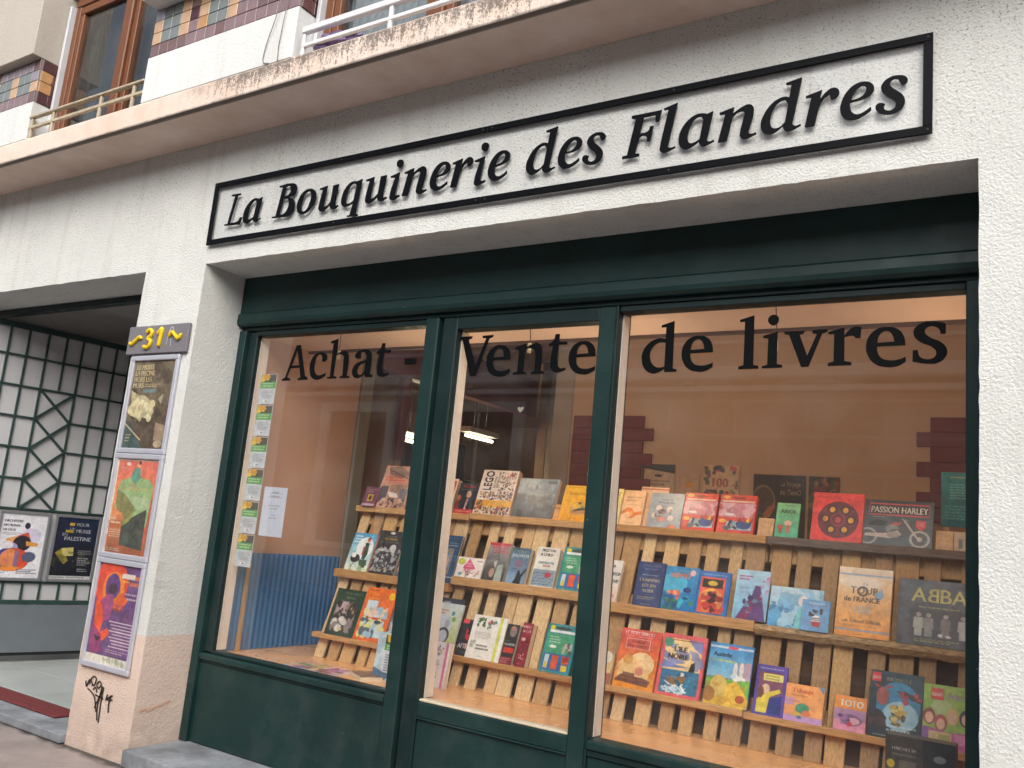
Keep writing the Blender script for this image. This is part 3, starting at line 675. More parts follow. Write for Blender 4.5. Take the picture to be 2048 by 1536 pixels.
# railings, bag and cable on the ledge
RUST = mat('rusty_cream_paint', '#b3a78f', 0.6, var=0.2, vs_=20, dirt=0.8)
WMET = mat('white_painted_metal', '#dfdfe0', 0.4, var=0.08, vs_=10)
def rail(name, label, x0, x1, z1, z2, m, posts, hh):
    t = thing(name, label, 'railing', (x0, -0.30, 3.596))
    box('top_rail', x0, x1, -0.315, -0.285, z1-hh, z1, m, t, 0.004)
    box('lower_rail', x0, x1, -0.310, -0.290, z2-0.022, z2, m, t, 0.003)
    for p in posts: box('post', p-0.011, p+0.011, -0.3085, -0.2915, 3.5965, z1-hh-0.001, m, t, 0.003)
    return t
rail('window_railing', 'low rusty cream metal rail before the left window on the ledge', -5.75, -4.50, 3.762, 3.690, RUST, (-5.70, -5.45, -4.93, -4.6), 0.018)
rail('window_railing', 'low white metal rail before the right window above the ledge', -3.2, -0.62, 3.752, 3.660, WMET, (-3.19, -2.62, -1.9, -1.2), 0.036)
def plastic_bag():
    bm = bmesh.new(); bmesh.ops.create_icosphere(bm, subdivisions=5, radius=1.0)
    for v in bm.verts:
        p = v.co.copy()
        k = 1+0.35*mnoise.noise(p*2.2+Vector((3, 1, 8)))+0.16*abs(mnoise.noise(p*6.0))+0.05*mnoise.noise(p*15)
        v.co = Vector((p.x*0.115*k*(1+0.25*p.x), p.y*0.055*k, max(-0.052, p.z*0.055*k)+0.025*p.x))
    me = bpy.data.meshes.new('plastic_bag'); bm.to_mesh(me); bm.free()
    for p in me.polygons: p.use_smooth = True
    o = put('plastic_bag', me, mat('purple_plastic', '#766491', 0.28, var=0.15, vs_=20)); o.location = (-3.06, -0.238, 3.655); o.rotation_euler = (0, 0, R(4))
    return tag(o, 'crumpled purple plastic bag lying on the ledge behind the white rail', 'bag')
plastic_bag()
CAB = mat('grey_cable', '#7d7a74', 0.6)
cb = thing('hanging_cable', 'two thin grey cables hanging down the white block onto the ledge', 'cable', (-3.42, -0.36, 3.598))
def curve_pts(p, n=8):
    out = []
    for i in range(len(p)-1):
        a, b, c, d = p[max(i-1, 0)], p[i], p[i+1], p[min(i+2, len(p)-1)]
        for k in range(n):
            t = k/n
            out.append(tuple(0.5*((2*b[q])+(-a[q]+c[q])*t+(2*a[q]-5*b[q]+4*c[q]-d[q])*t*t+(-a[q]+3*b[q]-3*c[q]+d[q])*t**3) for q in range(len(b))))
    return out+[tuple(p[-1])]
tube('strand', curve_pts([(-3.41, -0.32, 3.598), (-3.455, -0.322, 3.62), (-3.44, -0.325, 3.72), (-3.385, -0.335, 3.86), (-3.36, -0.345, 4.05), (-3.35, -0.47, 4.4)]), 0.0025, CAB, cb, 6)
tube('strand', curve_pts([(-3.345, -0.32, 3.598), (-3.35, -0.322, 3.68), (-3.335, -0.328, 3.80), (-3.315, -0.345, 4.0), (-3.31, -0.47, 4.4)]), 0.0022, CAB, cb, 6)
# painted-over scribble and scuff on the pier
def ribbon(name, strokes, w, m, parent, place):
    vs_ = []; fs = []
    for s in strokes:
        p = curve_pts(s, 6); b = len(vs_)
        for i, q in enumerate(p):
            a = p[max(i-1, 0)]; c = p[min(i+1, len(p)-1)]
            d = Vector((c[0]-a[0], c[1]-a[1])); d = d.normalized() if d.length > 1e-6 else Vector((1, 0)); nn = Vector((-d.y, d.x))*w*0.5
            vs_ += [place(q[0]+nn.x, q[1]+nn.y), place(q[0]-nn.x, q[1]-nn.y)]
        for i in range(len(p)-1): k = b+2*i; fs.append((k, k+1, k+3, k+2))
    return put(name, meshdata(name, vs_, fs), m, parent)
TAGM = mat('black_marker', '#2b2320', 0.6)
tg = ribbon('graffiti', [[(-4.50, .345), (-4.49, .31), (-4.475, .36), (-4.47, .33)], [(-4.445, .33), (-4.465, .36), (-4.45, .385), (-4.43, .375), (-4.435, .335), (-4.455, .325)],
    [(-4.42, .34), (-4.405, .365), (-4.39, .345), (-4.405, .32), (-4.42, .335)], [(-4.48, .30), (-4.45, .285), (-4.42, .255), (-4.40, .19), (-4.395, .17)], [(-4.44, .30), (-4.425, .32), (-4.41, .29)],
    [(-4.38, .34), (-4.385, .28), (-4.39, .2), (-4.38, .12)], [(-4.37, .335), (-4.372, .24), (-4.368, .11)], [(-4.42, .275), (-4.385, .268), (-4.36, .262)], [(-4.335, .30), (-4.34, .27), (-4.32, .285), (-4.30, .30)],
    [(-4.31, .30), (-4.318, .24), (-4.312, .19)], [(-4.345, .262), (-4.32, .268), (-4.295, .272)], [(-4.375, .31), (-4.40, .23), (-4.41, .19)]], 0.009, TAGM, bld, lambda a, b: (-4.40+(a+4.40)*1.28-0.01, -0.0045, 0.37+(b-0.37)*0.80))
ribbon('paint_scuff', [[(0.03, .262), (0.06, .275), (0.08, .262), (0.10, .272), (0.15, .285), (0.21, .30)]], 0.007, mat('orange_scuff', '#d0a07c', 0.8), bld, lambda a, b: (XO0+0.006, a, b))

# ------------------------------------------------------------------ steps and passage
tag(box('stone_step', XO0+0.004, XO1+0.6, -0.035, 0.5, 0.003, 0.088, STONE, None, 0.008, 2), 'blue grey limestone step under the green shopfront', 'step')
st = tag(box('stone_step', XP0, XP1-0.005, -0.03, 0.30, 0.003, 0.052, STONE, None, 0.008, 2), 'worn grey stone threshold of the passage left of the pier', 'step')
FLT = mat('grey_tile', '#a9b0ae', 0.35, var=0.12, vs_=3)
pf = tag(box('passage_floor', XP0, XP1+0.5, 0.304, 1.78, 0.0, 0.058, mat('tile_joint', '#6f7472', 0.8)), kind='structure')
for i in range(7):
    for j in range(3):
        q = box('tile', -7.8+i*0.45, -7.8+i*0.45+0.446, 0.32+j*0.45, 0.32+j*0.45+0.446, 0.0575, 0.064, FLT, None, 0.001)
        q.parent = pf
mt = box('door_mat', -6.3, -4.98, 0.13, 0.30, 0.0535, 0.066, mat('red_coir', '#6a2a2c', 0.95, var=0.2, vs_=30, bump=0.8, bs=220), None, 0.006)
tag(mt, 'dark red mat lying on the stone threshold of the passage', 'mat')
PSOF = mat('passage_plaster', '#a8a5a0', 0.9, var=0.1)
PDARK = mat('passage_ceiling_paint', '#a8a5a2', 0.9, var=0.1)
tag(box('passage_ceiling', XP0-0.5, XP1+0.6, 0.365, 1.79, 2.86, 2.895, PDARK), kind='structure')
tag(box('wall_right', XP1+0.001, XP1+0.12, 0.363, 1.78, 0, 2.859, PSOF), kind='structure')
tag(box('wall_back', XP0-0.5, XP1+0.12, 1.781, 1.79, 0, 2.859, PSOF), kind='structure')
tag(box('wall_left', XP0-0.3, XP0-0.1, 0.363, 1.78, 0, 2.859, PSOF), kind='structure')
pt = thing('passage_frame', 'dark green metal bar under the passage lintel', 'frame', (XP0, 0.37, 2.6))
box('head_bar', XP0, XP1-0.002, 0.34, 0.40, 2.645, 2.690, GREEN_D, pt, 0.003)
box('infill', XP0, XP1-0.002, 0.372, 0.40, 2.691, 2.86, GREEN_D, pt)
# the gate leaf, folded back into the passage
gd = Vector((.104, .57, 0)).normalized()
GATEG = mat('grey_green_iron', '#28423e', 0.5, var=0.15)
gate = thing('lattice_gate', 'dark green lattice gate with pale panel standing open inside the passage', 'gate', (-6.718, 0.704, 0.0), (0, 0, math.atan2(gd.y, gd.x)))
GPAN = mat('pale_grey_panel', '#c4c5c8', 0.45, var=0.08, vs_=2)
def gbox(name, s0, s1, z0, z1, y0, y1, m, bev=0.002): return box(name, s0, s1, y0, y1, z0, z1, m, gate, bev, local=True)
gbox('backing_panel', -0.75, 1.0, 0.50, 2.57, 0.004, 0.012, GPAN, 0)
gbox('kick_panel', -0.75, 1.0, 0.135, 0.488, -0.012, 0.014, mat('slate_grey_panel', '#6d757c', 0.5, var=0.08), 0.003)
gbox('bottom_seal', -0.75, 1.0, 0.112, 0.133, -0.004, 0.01, mat('black_rubber', '#17191a', 0.7))
BW = 0.0075
ss = [-0.349-0.134*k for k in (2, 1)]+[-0.349, -0.215, -0.074, 0.062, 0.188, 0.328, 0.457, 0.575]+[0.575+0.13*k for k in range(1, 4)]
zz = [2.575, 2.355, 2.125, 1.892, 1.660, 1.427, 1.200]
for s in ss:
    if abs(s-0.062) < 1e-3: gbox('bar', s-BW, s+BW, 2.137, 2.563, -0.012, 0.003, GATEG)
    else: gbox('bar', s-BW, s+BW, 1.212, 2.563, -0.012, 0.003, GATEG)
    gbox('bar', s-BW, s+BW, 0.525, 0.645, -0.012, 0.003, GATEG)
for k, z in enumerate(zz):
    if k in (0,): gbox('rail', -0.75, 1.0, z-0.015, z+0.03, -0.016, 0.003, GATEG)
    elif k in (1, 2, 6): gbox('rail', -0.75, 1.0, z-BW, z+BW, -0.014, 0.003, GATEG)
    else:
        gbox('rail', -0.75, -0.07, z-BW, z+BW, -0.014, 0.003, GATEG); gbox('rail', 0.184, 1.0, z-BW, z+BW, -0.014, 0.003, GATEG)
gbox('rail', -0.75, 1.0, 0.492, 0.522, -0.014, 0.003, GATEG); gbox('rail', -0.75, 1.0, 0.646, 0.664, -0.014, 0.003, GATEG)
for k in range(4):
    za, zb = zz[2+k], zz[3+k]
    for (s0, s1, q) in ((-0.072, 0.185, -0.0165), (0.185, -0.072, -0.0185)):
        a = Vector((s0, 0, za)); b = Vector((s1, 0, zb)); d = (b-a).normalized(); nn = Vector((-d.z, 0, d.x))*BW*1.05
        v = [a+nn, a-nn, b-nn, b+nn]
        vv = [(p.x, q, p.z) for p in v]+[(p.x, 0.003, p.z) for p in v]
        put('diagonal_bar', meshdata('diagonal_bar', vv, [(0, 1, 2, 3), (4, 7, 6, 5), (0, 4, 5, 1), (1, 5, 6, 2), (2, 6, 7, 3), (3, 7, 4, 0)]), GATEG, gate)
def gate_poster(name, label, s0, s1, z0, z1, base, ops, fm):
    c = Vector((-6.718, .704, 0)) + gd*((s0+s1)/2); nrm = Vector((gd.y, -gd.x, 0))
    t = thing(name, label, 'poster', c+nrm*0.020+Vector((0, 0, z0)), (0, 0, math.atan2(gd.y, gd.x)))
    w, h = s1-s0, z1-z0
    for (a, b, d, e) in ((-w/2, -w/2+0.022, 0, h), (w/2-0.022, w/2, 0, h), (-w/2+0.022, w/2-0.022, 0, 0.022), (-w/2+0.022, w/2-0.022, h-0.022, h)):
        box('frame_bar', a, b, -0.012, 0.0, d, e, fm, t, 0.003, local=True)
    sheet('poster_print', w-0.044, h-0.044, base, ops, t, 0.003, INKM, (0, -0.002, 0.022))
    return t
GFR = mat('dull_aluminium', '#9fa2a6', 0.4, metal=0.6)
gate_poster('concert_poster', 'white poster with colourful circle collage framed on the lattice gate', -0.19, 0.175, 0.665, 1.183, '#e4e4ea', [
    ('t', 'ORCHESTRE', .06, .87, .036, '#33333c', .5, 'l', 1), ('t', 'NATIONAL', .06, .80, .036, '#33333c', .5, 'l', 1), ('t', 'DE LILLE', .06, .73, .036, '#33333c', .5, 'l', 1), ('l', 2, .06, .66, .5, .71, '#99a'),
    ('e', .70, .66, .22, .12, '#cdc9e0'), ('e', .58, .82, .06, .05, '#2d2f44'), ('p', [(.2, .60), (.62, .72), (.7, .6), (.5, .52)], '#c8553f'), ('p', [(.15, .60), (.42, .66), (.4, .55), (.2, .54)], '#dca060'),
    ('e', .52, .54, .2, .12, '#2c2832'), ('e', .28, .46, .17, .09, '#9a95b8'), ('e', .20, .50, .14, .07, '#d8d4dc'), ('p', [(.6, .58), (.88, .55), (.86, .5), (.62, .5)], '#d89a4a'),
    ('e', .38, .28, .36, .18, '#d5523a'), ('e', .22, .28, .24, .17, '#39408c'), ('e', .30, .29, .21, .155, '#e08a5c'), ('r', .40, .17, .50, .42, '#8b6f8c'), ('e', .72, .33, .15, .08, '#5a6480'), ('e', .34, .14, .24, .04, '#e08a3c'),
    ('l', 3, .5, .06, .95, .14, '#667'), ('l', 2, .03, .06, .35, .11, '#889')], GFR)
gate_poster('museum_poster', 'black poster with yellow and white lettering framed on the lattice gate', 0.208, 0.565, 0.665, 1.183, '#171b2a', [
    ('g', '#14151d', '#1e2a48', 0, 1), ('t', 'POUR', .62, .87, .055, '#b9bcc4', .42, 'c', 1), ('r', .30, .87, .42, .92, '#c8a23a'), ('t', 'UN', .38, .80, .045, '#b9bcc4', .2), ('t', 'MUSEE', .66, .76, .06, '#b9bcc4', .5, 'c', 1),
    ('r', .22, .755, .42, .80, '#a8902c'), ('t', 'EN', .22, .70, .05, '#b9bcc4', .2), ('t', 'PALESTINE', .54, .63, .065, '#b9bcc4', .75, 'c', 1),
    ('p', [(.05, .42), (.2, .5), (.4, .3), (.3, .24)], '#9c8b34'), ('p', [(.2, .50), (.48, .52), (.5, .38), (.24, .37)], '#c6bb74'), ('cloud', '#5b5a34', 5, .1, .5, 2.0, .2, .45),
    ('l', 3, .6, .40, .95, .48, '#9a9ca4', 3), ('l', 4, .62, .22, .95, .36, '#a4a6ac', 5), ('l', 2, .65, .12, .95, .18, '#b4b6ba', 6), ('r', 0, 0, 1, .055, '#c9cacc'), ('l', 1, .05, .01, .9, .045, '#778')], GFR)

# ------------------------------------------------------------------ the sign on the lintel
def glyph_mesh(name, cs, dx, y_front, depth):
    cu = bpy.data.curves.new(name, 'CURVE'); cu.dimensions = '2D'; cu.fill_mode = 'BOTH'; cu.extrude = depth/2; cu.resolution_u = 5
    for c in cs:
        pts = []
        for tok in c.split():
            cor = tok.endswith('!'); a, b = tok.rstrip('!').split(','); pts.append((int(a)/2000.0, int(b)/2000.0, cor))
        sp = cu.splines.new('BEZIER'); sp.bezier_points.add(len(pts)-1); sp.use_cyclic_u = True
        for bp, (a, b, cor) in zip(sp.bezier_points, pts):
            bp.co = (a, b, 0)
            ht = 'VECTOR' if cor else 'AUTO'
            bp.handle_left_type = ht; bp.handle_right_type = ht
    o = bpy.data.objects.new('tmp', cu); COL.objects.link(o)
    bpy.context.view_layer.update()
    dg = bpy.context.evaluated_depsgraph_get(); me = bpy.data.meshes.new_from_object(o.evaluated_get(dg))
    bpy.data.objects.remove(o); bpy.data.curves.remove(cu)
    co = np.zeros(len(me.vertices)*3, np.float32); me.vertices.foreach_get('co', co); co = co.reshape(-1, 3)
    new = np.stack([co[:, 0]+dx, y_front+depth/2-co[:, 2], co[:, 1]], 1)
    me.vertices.foreach_set('co', new.ravel()); me.update(); me.name = name
    return me
SX0, SX1, SZ0, SZ1 = -4.084, -0.361, 2.793, 3.165
sign = thing('shop_sign', 'long framed sign with black italic letters on clear acrylic above the window', 'sign', (SX0, -0.02, SZ0))
so = off(sign)
fw_ = 0.030
for (nm, a, b, c, d) in (('frame_bar', SX0, SX1, SZ1-fw_, SZ1), ('frame_bar', SX0, SX1, SZ0, SZ0+fw_), ('frame_bar', SX0, SX0+fw_, SZ0+fw_, SZ1-fw_), ('frame_bar', SX1-fw_, SX1, SZ0+fw_, SZ1-fw_)):
    if b-a > 1:
        mid_ = -2.20
        box(nm, a, mid_-0.001, -0.026, -0.016, c, d, BLACK, sign, 0.0015); box(nm, mid_+0.001, b, -0.026, -0.016, c, d, BLACK, sign, 0.0015)
    else: box(nm, a, b, -0.026, -0.016, c, d, BLACK, sign, 0.0015)
box('acrylic_panel', SX0+0.004, SX1-0.004, -0.0155, -0.0115, SZ0+0.004, SZ1-0.004, ACRYL, sign)
for k, (ch, dx) in enumerate(SIGN_TEXT):
    me = glyph_mesh('letter', SIGN_GLYPHS[ch], dx, -0.0222, 0.006)
    co = np.zeros(len(me.vertices)*3, np.float32); me.vertices.foreach_get('co', co); co = co.reshape(-1, 3)-np.array(so[:], np.float32); me.vertices.foreach_set('co', co.ravel())
    put('letter', me, BLACK, sign)
SCREW = mat('screw_steel', '#4a4a4e', 0.4, metal=0.6)
for (x, z) in [(SX0+0.015, SZ1-0.015), (SX0+0.015, SZ0+0.015), (SX1-0.015, SZ1-0.015), (SX1-0.015, SZ0+0.015), (-2.225, SZ1-0.015), (-2.175, SZ1-0.015), (-2.225, SZ0+0.015), (-2.175, SZ0+0.015), (-1.3, SZ1-0.015), (-3.1, SZ1-0.015), (-3.1, SZ0+0.015), (-1.3, SZ0+0.015)]:
    tube('screw', [(x, -0.0255, z), (x, -0.028, z)], [0.0045, 0.003], SCREW, sign, 10)
    tube('standoff', [(x, -0.0155, z), (x, 0.002, z)], 0.005, SCREW, sign, 8)

# ------------------------------------------------------------------ house number plate and pier posters
plate = thing('house_number_plate', 'grey plate with yellow number 31 on the pier above the posters', 'sign', (-4.39, -0.01, 2.175))
box('plate', -4.664, -4.117, -0.024, -0.004, 2.178, 2.345, mat('grey_plate', '#77757b', 0.55, var=0.06), plate, 0.003)
def text_me(name, body, size, ext, offset=0.0, bev=0.0):
    cu = bpy.data.curves.new(name, 'FONT'); cu.body = body; cu.size = size; cu.extrude = ext; cu.offset = offset; cu.bevel_depth = bev; cu.bevel_resolution = 1; cu.align_x = 'CENTER'
    o = bpy.data.objects.new('tmp', cu); COL.objects.link(o); dg = bpy.context.evaluated_depsgraph_get()
    me = bpy.data.meshes.new_from_object(o.evaluated_get(dg)); bpy.data.objects.remove(o); bpy.data.curves.remove(cu)
    return me
YEL = mat('yellow_paint', '#e8c51c', 0.4, var=0.05)
def fat(pts, r): 
    q = curve_pts([(a, -0.030, b) for a, b in pts], 5); return tube('digit', q, [r*(0.72 if i in (0, len(q)-1) else 1.0) for i in range(len(q))], YEL, plate, 10)
fat([(-4.485, 2.303), (-4.462, 2.318), (-4.435, 2.308), (-4.438, 2.283), (-4.465, 2.266), (-4.438, 2.252), (-4.440, 2.225), (-4.468, 2.212), (-4.497, 2.222)], 0.0115)
fat([(-4.378, 2.292), (-4.362, 2.305), (-4.345, 2.317), (-4.349, 2.27), (-4.356, 2.214)], 0.0125)
def squiggle(x0, z0, w, h, flip):
    p = [(x0, -0.030, z0-h*0.2), (x0+w*0.2, -0.030, z0-h*0.5*flip), (x0+w*0.5, -0.030, z0), (x0+w*0.8, -0.030, z0+h*0.5*flip), (x0+w, -0.030, z0+h*0.2)]
    q = curve_pts(p, 5); return tube('swash', q, [0.011*min(1.0, 0.45+0.3*min(i, len(q)-1-i)) for i in range(len(q))], YEL, plate, 8)
squiggle(-4.635, 2.258, 0.11, 0.040, 1); squiggle(-4.275, 2.275, 0.11, 0.040, -1)
ribbon('chalk_mark', [[(-4.295, 2.225), (-4.29, 2.28), (-4.275, 2.32), (-4.255, 2.325), (-4.25, 2.30), (-4.275, 2.27), (-4.26, 2.25), (-4.255, 2.215)]], 0.004, mat('white_marker', '#c9ccd4', 0.6), plate, lambda a, b: tuple(Vector((a, -0.0246, b))-off(plate)))
def poster(label, z0, z1, base, ops):
    x0, x1 = -4.602, -4.168
    t = thing('wall_poster', label, 'poster', ((x0+x1)/2, -0.003, z0), group=None)
    r = 0.016
    for (a, b, c, d) in ((x0, x0+0.028, z0+0.028, z1-0.028), (x1-0.028, x1, z0+0.028, z1-0.028)):
        box('frame_bar', a, b, -0.020, -0.003, c, d, SILVER, t, 0.006, 3)
    for (c, d) in ((z0, z0+0.03), (z1-0.03, z1)):
        box('frame_bar', x0-0.002, x1+0.002, -0.022, -0.003, c, d, SILVER, t, 0.007, 3)
    w, h = x1-x0-0.05, z1-z0-0.054
    sheet('poster_print', w, h, base, ops+[('r', 0, 0, 1, 1, '#b8b0a6', .13)], t, 0.003, INK, (0, -0.006, 0.027))
    return t
poster('brown poster with cream lettering and pale sculpture, top of three on pier', 1.601, 2.168, '#5c5140', [
    ('g', '#4a3f32', '#6d6250', 0, 1), ('cloud', '#3a3026', 3, .05, .6, 1.0), ('p', [(0, .0), (.5, .0), (.15, .28), (0, .3)], '#3d5450'), ('ln', .0, .28, .42, .1, .02, '#c9bd93'),
    ('t', 'LE MUSÉE', .07, .895, .058, '#cdbd8a', .42, 'l', 1), ('t', 'LA PISCINE', .06, .825, .058, '#cdbd8a', .46, 'l', 1), ('t', 'HORS LES', .05, .755, .058, '#cdbd8a', .42, 'l', 1), ('t', 'MURS', .04, .685, .058, '#cdbd8a', .26, 'l', 1), ('l', 2, .34, .69, .72, .735, '#cdbd8a'),
    ('r', .3, .63, .62, .67, '#5f7a76'), ('p', [(.02, .66), (.3, .58), (.5, .46), (.35, .3), (.1, .40)], '#b8ad84'), ('e', .30, .47, .24, .13, '#d8d0a4'), ('e', .48, .42, .16, .08, '#cfc79c'), ('e', .17, .44, .16, .08, '#cbc296'), ('e', .55, .35, .06, .05, '#d4cca0'), ('e', .56, .50, .09, .05, '#c9c095'),
    ('cloud', '#6f6348', 6, .1, .35, 6.0, .3, .62), ('p', [(.72, .30), (.98, .26), (.95, .08), (.74, .1)], '#8d7d62'), ('p', [(.70, .56), (.82, .62), (.78, .5)], '#9c937c'), ('l', 3, .06, .07, .2, .17, '#cdbd8a', 4), ('e', .85, .06, .1, .04, '#a8987a')])
poster('orange and green poster of a woman in a broad green gown, middle of three', 1.016, 1.600, '#cf6a45', [
    ('g', '#8a5236', '#d98a52', 0, .45), ('g', '#d98a52', '#d8685c', .45, 1), ('r', 0, 0, .035, 1, '#d8d3b4'), ('r', 0, .975, 1, 1, '#cfcab4'), ('p', [(.8, .55), (1, .62), (1, .2), (.85, .1)], '#c05a48', .7), ('cloud', '#a5483c', 6, .1, .4, 3.0, .0, .5),
    ('p', [(.36, .80), (.16, .76), (.10, .66), (.10, .50), (.18, .44), (.30, .42), (.34, .38), (.32, .30), (.9, .30), (.93, .72), (.82, .78), (.62, .80)], '#8cab74'),
    ('p', [(.10, .66), (.30, .62), (.62, .46), (.36, .34), (.30, .42), (.18, .44), (.10, .52)], '#7c7a4c'), ('p', [(.4, .60), (.92, .60), (.9, .45), (.6, .47)], '#9cb588'), ('r', .15, .665, .92, .69, '#a9a35e', .6),
    ('p', [(.33, .32), (.86, .48), (.88, .06), (.34, .09)], '#3f4640'), ('p', [(.33, .34), (.6, .44), (.48, .34), (.34, .28)], '#8a8a44'), ('p', [(.44, .90), (.57, .90), (.6, .80), (.5, .73), (.36, .80)], '#5d937f'), ('p', [(.36, .78), (.5, .70), (.6, .76), (.5, .68), (.48, .66)], '#b98f74'),
    ('e', .525, .93, .04, .025, '#dba284'), ('e', .54, .955, .03, .02, '#3f2f2c'), ('e', .27, .94, .05, .02, '#eecfc2'), ('l', 1, .09, .89, .25, .91, '#efd0c4'), ('t', 'LILLE', .06, .345, .03, '#efe6d8', .24, 'l', 1), ('l', 1, .06, .30, .3, .335, '#efe6d8'), ('l', 4, .06, .16, .34, .25, '#e4c9b0', 8), ('l', 2, .05, .02, .4, .06, '#d8d0bc', 9)])
poster('purple poster with orange ring and draped figure, lowest of three on pier', 0.428, 1.015, '#5f4272', [
    ('e', .32, .80, .40, .24, '#dd4a34'), ('e', .40, .74, .26, .18, '#e27a2e'), ('e', .38, .77, .17, .13, '#5a4080'), ('p', [(.4, .56), (.6, .72), (.78, .66), (.6, .52)], '#dd5a30'), ('cloud', '#8a4468', 5, .05, .5, 3.0, .45, .6), ('p', [(.38, .5), (1, .46), (1, .53), (.4, .57)], '#503a5c', .6),
    ('e', .33, .785, .12, .08, '#5d3f74'), ('e', .39, .745, .10, .06, '#43303f'), ('p', [(.28, .68), (.4, .70), (.46, .60), (.40, .44), (.16, .40), (.1, .58)], '#9c4a78'), ('p', [(.04, .62), (.2, .58), (.28, .42), (.24, .30), (.42, .36), (.46, .30), (.34, .22), (.1, .28), (.06, .45)], '#e04e2c'), ('p', [(.04, .38), (.28, .28), (.32, .12), (.1, .08), (.02, .2)], '#8a3a66'), ('p', [(.1, .27), (.3, .25), (.2, .21)], '#3c2a3c'),
    ('r', .56, .865, .86, .915, '#dcd0c2'), ('r', .86, .865, .99, .905, '#c46a48'), ('r', .58, .83, .76, .845, '#dda040'), ('r', .74, .80, .98, .84, '#b5604c'), ('l', 1, .68, .70, .98, .735, '#c2a8c0'), ('l', 1, .74, .655, .98, .69, '#d8c4d2'),
    ] + [('r', .62-.04*abs(3-i)*.0-.20*(1 if i < 4 else .75)+.02*((i*37) % 5), .42-.03*i, .98, .432-.03*i, '#d6bccb') for i in range(9)] + [('l', 2, .45, .12, .98, .16, '#c8aabf'), ('r', 0, 0, 1, .085, '#dcd8c6'), ('n', .3, .03, .9, .06, ['#d0a838', '#9aa890', '#b8b4a4'], .03, 12, 3)])

# ------------------------------------------------------------------ shopfront joinery
sf = thing('shopfront', 'dark green painted wooden shopfront with three tall panes and a middle door', 'shopfront', (XO0, 0.3, 0.09))
xa, xb = XO0+0.003, XO1-0.003
box('header', xa, xb, 0.283, 0.45, 2.475, 2.6925, GREEN, sf, 0.003)
prism('header_moulding', [(0.45, 2.474), (0.279, 2.474), (0.274, 2.468), (0.270, 2.43), (0.274, 2.41), (0.290, 2.398), (0.45, 2.398)], 'x', xa, xb, GREEN, sf)
box('top_rail', xa, xb, 0.315, 0.45, 2.376, 2.3975, GREEN_D, sf, 0.003)
FY0, FY1 = 0.318, 0.40
box('stile', xa, -4.03, 0.300, 0.45, 0.09, 2.3755, GREEN, sf, 0.004)
box('stile', -4.0295, -3.962, FY0+0.012, FY1, 0.56, 2.3755, GREEN_D, sf, 0.006)
box('head', -3.9615, -2.702, FY0+0.008, FY1, 2.346, 2.3755, GREEN_D, sf, 0.004)
# left window sill and panel
box('sill', -4.0295, -2.702, FY0-0.012, FY1, 0.522, 0.556, GREEN, sf, 0.008, 2)
box('sill_bead', -3.9615, -2.702, FY0+0.014, FY1-0.01, 0.5565, 0.574, GREEN_D, sf, 0.004)
box('panel', -4.0295, -2.702, FY0+0.006, FY1, 0.092, 0.5085, GREEN, sf, 0.003)
box('panel_bead', -4.0295, -2.702, FY0-0.002, FY1, 0.509, 0.5215, GREEN_D, sf, 0.003)
box('stile', -2.7015, -2.622, FY0-0.012, 0.45, 0.092, 2.3755, GREEN, sf, 0.005)
box('door_gap', -2.6215, -2.600, FY0+0.03, 0.45, 0.092, 2.3755, mat('black_seal', '#0d1112', 0.6), sf)
# the door in the middle
door = bpy.data.objects.new('door', None); COL.objects.link(door); door.parent = sf; door.location = Vector((-2.6, 0.33, 0.095))-sf.location
DX0, DX1 = -2.5995, -1.652
box('door_stile', DX0, -2.512, FY0, FY1, 0.10, 2.374, GREEN_D, door, 0.005)
box('door_stile', -1.735, DX1, FY0, FY1, 0.10, 2.374, GREEN, door, 0.005)
box('door_rail', -2.5115, -1.7355, FY0+0.002, FY1, 2.312, 2.374, GREEN_D, door, 0.004)
box('door_rail', -2.5115, -1.7355, FY0+0.002, FY1, 0.4945, 0.560, GREEN, door, 0.003)
box('glazing_bead', -2.5115, -1.7355, FY0+0.010, FY1-0.02, 0.5605, 0.572, mat('pale_bead', '#c9bda6', 0.5), door, 0.003)
box('door_panel', -2.5115, -1.7355, FY0+0.010, FY1, 0.10, 0.486, GREEN, door, 0.003)
box('panel_bead', -2.5115, -1.7355, FY0-0.004, FY1, 0.4865, 0.494, GREEN, door, 0.002)
# right window
box('stile', -1.6515, -1.640, FY0-0.005, 0.45, 0.092, 2.3755, GREEN_D, sf, 0.003)
box('head', -1.6395, -0.289, FY0+0.008, FY1, 2.347, 2.3755, GREEN_D, sf, 0.004)
box('stile', -0.2885, xb, FY0-0.012, 0.45, 0.092, 2.3755, GREEN, sf, 0.004)
box('sill', -1.6395, -0.289, FY0-0.014, FY1, 0.530, 0.568, GREEN, sf, 0.009, 2)
box('panel', -1.6395, -0.289, FY0+0.006, FY1, 0.092, 0.5025, GREEN, sf, 0.003)
box('panel_bead', -1.6395, -0.289, FY0-0.004, FY1, 0.503, 0.5295, GREEN_D, sf, 0.003)
GY = 0.356
for (a, b, c, d) in ((-3.964, -2.701, 0.572, 2.348), (-1.642, -0.286, 0.566, 2.349)):
    box('pane', a, b, GY, GY+0.005, c, d, GLASS, sf)
box('pane', -2.514, -1.733, GY, GY+0.005, 0.570, 2.314, GLASS, door)
PALE = mat('pale_inner_reveal', '#ece2d8', 0.7, var=0.08)
box('inner_reveal', -3.9618, -3.957, 0.3618, 0.425, 0.576, 2.345, PALE, sf)
box('inner_reveal', -2.5117, -2.507, 0.3618, 0.425, 0.574, 2.31, PALE, door)
box('inner_reveal', -1.6394, -1.635, 0.3618, 0.425, 0.570, 2.345, PALE, sf)
box('inner_lining', -2.70, -2.545, 0.4505, 0.47, 0.562, 2.345, PALE, sf)
box('inner_lining', -1.735, -1.66, 0.4505, 0.47, 0.562, 2.345, PALE, sf)
